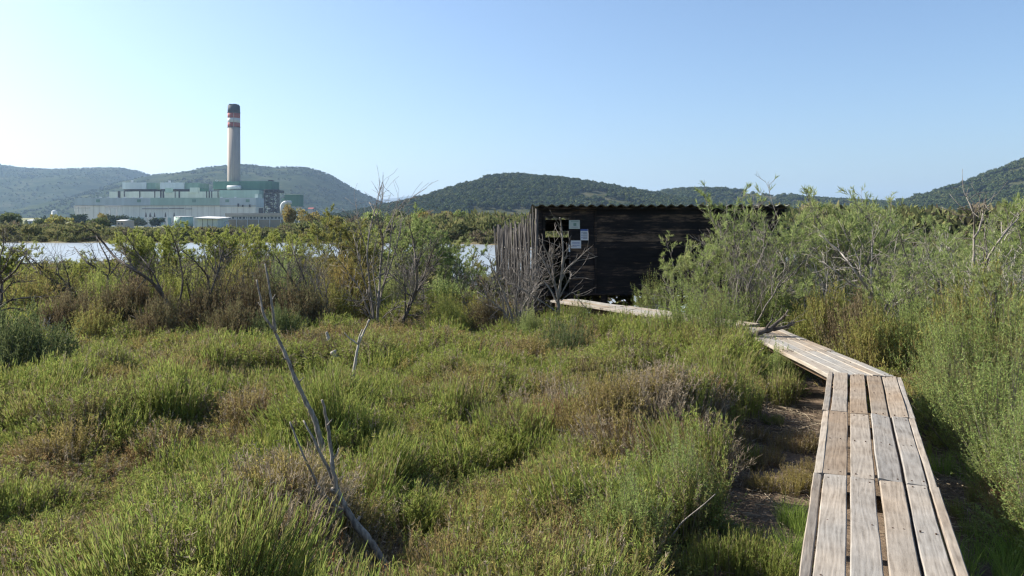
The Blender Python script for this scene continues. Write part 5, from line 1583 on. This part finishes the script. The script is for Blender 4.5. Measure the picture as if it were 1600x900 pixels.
def shore():
    rng = np.random.default_rng(12)
    P, S, I = [], [], []
    def add(x, y, h, w=None):
        w = w or h * rng.uniform(.8, 1.5)
        P.append((x, y, gz(x, y) - .05)); S.append((w, w, h)); I.append(rng.integers(0, 5))
    for _ in range(5200):                      # far shore belt, up to the plant
        y = 78 + 260 * rng.random() ** 1.8
        px = rng.uniform(-60, 1660)
        x = px_x(px, y)
        d = lake_sd(x, y)
        if d < .6: continue
        h = rng.uniform(.9, 2.6) if d > 6 else rng.uniform(.6, 1.6)
        if 165 < px < 445: h = min(h, max(.5, 2.3 - rng.uniform(5, 9) / 1200 * y))
        elif px <= 165: h = min(h, max(.5, 2.3 + rng.uniform(-4, 5) / 1200 * y))
        if px > 470: h *= 1.0 + .6 * min(1, (px - 470) / 200) * min(1, d / 20)
        add(x, y, h)
    for _ in range(2200):                      # near shore and the ground right of the hide
        y = rng.uniform(20, 80); px = rng.uniform(-60, 1680)
        x = px_x(px, y)
        d = lake_sd(x, y)
        if d < .5: continue
        if px < 560 and y < 30: continue
        h = rng.uniform(.5, 1.5)
        if px < 560: h = min(h * .6, max(.22, 2.3 - 62 / 1200 * y))
        elif px < 830: h = min(h * .8, max(.3, 2.3 - 45 / 1200 * y))
        add(x, y, h)
    stuff('shore_scrub', P, S, rng.uniform(0, 6.28, len(P)), I, FARB, 'green and brown scrub massed along the far shore of the lake', 'scrub')
shore()

def far_tree(label, px, y, top, half, leaf_, seed, kind='tree', cat='tree', group='trees beyond the lake'):
    rng = np.random.default_rng(seed)
    c = at_y(px, top, y); h = c.z; r = half * y / 1200
    t = empty(kind, (c.x, y, 0)); tag(t, label, cat, group)
    mt, mf = MB(), MB()
    tr = [np.array([0, 0, -.2]), np.array([rng.normal(0, .1), 0, h * .3]), np.array([rng.normal(0, .2), 0, h * .6])]
    mt.tube(tr, [h * .03, h * .024, h * .012], 7)
    n = 1500
    if kind == 'cypress':
        u = rng.uniform(0, 1, n); a = rng.uniform(0, 6.28, n)
        rr = r * np.sin(np.pi * np.clip(u * .92 + .06, 0, 1)) ** .7 * rng.uniform(.7, 1.05, n)
        p = np.stack([rr * np.cos(a), rr * np.sin(a), h * (.04 + .92 * u)], 1); dd = unit(np.stack([np.cos(a) * .4, np.sin(a) * .4, np.ones(n)], 1))
    else:
        cs = [np.array([rng.normal(0, r * .38), rng.normal(0, r * .38), h * rng.uniform(.5, .8)]) for _ in range(7)]
        k = rng.integers(0, 7, n); d = unit(rng.normal(size=(n, 3)))
        p = np.array(cs)[k] + d * (rng.uniform(.5, 1, n) ** .5)[:, None] * np.array([r * .52, r * .52, h * .24]); dd = unit(d + rng.normal(0, .6, (n, 3)))
        for q in cs: mt.tube([tr[1], (tr[1] + q) / 2 + rng.normal(0, .1, 3), q], [h * .016, h * .01, h * .004], 5)
    mf.blades(p, p + dd * (r * .22 * rng.uniform(.6, 1.3, n))[:, None], r * .10, rng)
    link('trunk', mt.mesh('trunk', True), M['dark_bark'], t); link('crown', mf.mesh('crown'), M[leaf_], t)
for i, a in enumerate((
    ('round silvery green tree on the far shore below the wooded hill', 723, 150, 327, 13, 'feather_leaf'),
    ('large dark tree at the left end of the far shore', 14, 200, 334, 17, 'dark_leaf'),
    ('dark green tree among shrubs left of the first pylon', 66, 190, 342, 10, 'dark_leaf'),
    ('olive tree spreading on the far shore before the first pylon', 92, 170, 336, 15, 'olive_leaf'),
    ('dark bushy tree below the second pylon', 155, 165, 342, 15, 'dark_leaf'),
    ('yellowish tree standing right in front of the second pylon', 160, 230, 334, 8, 'gold_leaf'),
    ('golden tree covering the right end of the brown office block', 452, 200, 322, 13, 'gold_leaf'),
    ('olive tree under the silo legs', 487, 220, 330, 14, 'gold_leaf'),
    ('golden brown tree on the far shore left of the wooded hill', 660, 130, 330, 16, 'gold_leaf'),
    ('orange tinted tree left of the round silvery one', 695, 135, 332, 14, 'gold_leaf'),
    ('green tree close behind the top of the stake fence', 765, 140, 338, 16, 'olive_leaf'),
    ('green tree right of the low white domed tank', 580, 140, 328, 18, 'tamarisk_leaf'),
    ('olive tree just left of the low white domed tank', 530, 120, 340, 14, 'olive_leaf'),
    ('dark green tree on the plain left of the wooded hill', 622, 160, 326, 14, 'dark_leaf'),
)): far_tree(*a, seed=500 + i)
for i, (px, top, hf) in enumerate(((33, 342, 2.4), (41, 343, 2.6), (57, 346, 3))):
    far_tree(('leftmost dark cypress beside the pale flat house', 'dark cypress in front of the pale flat house', 'short broad cypress right of the pale flat house')[i], px, 290, top, hf, 'dark_leaf', 540 + i, 'cypress', 'cypress', 'cypresses round the pale house')

# ------------------------------------------------------------------ the air
def haze():
    m = bpy.data.materials.new('haze_air'); m.use_nodes = True
    nt = m.node_tree; nt.nodes.remove(nt.nodes['Principled BSDF'])
    v = nt.nodes.new('ShaderNodeVolumePrincipled')
    v.inputs['Color'].default_value = (0.48, 0.70, 1.0, 1)
    v.inputs['Density'].default_value = 0.000085
    v.inputs['Anisotropy'].default_value = 0.2
    nt.links.new(v.outputs[0], nt.nodes['Material Output'].inputs['Volume'])
    mb = MB(); mb.box(-9000, 9000, -60, 11000, -3, 480)
    tag(link('haze', mb.mesh('haze'), m), kind='stuff')
haze()
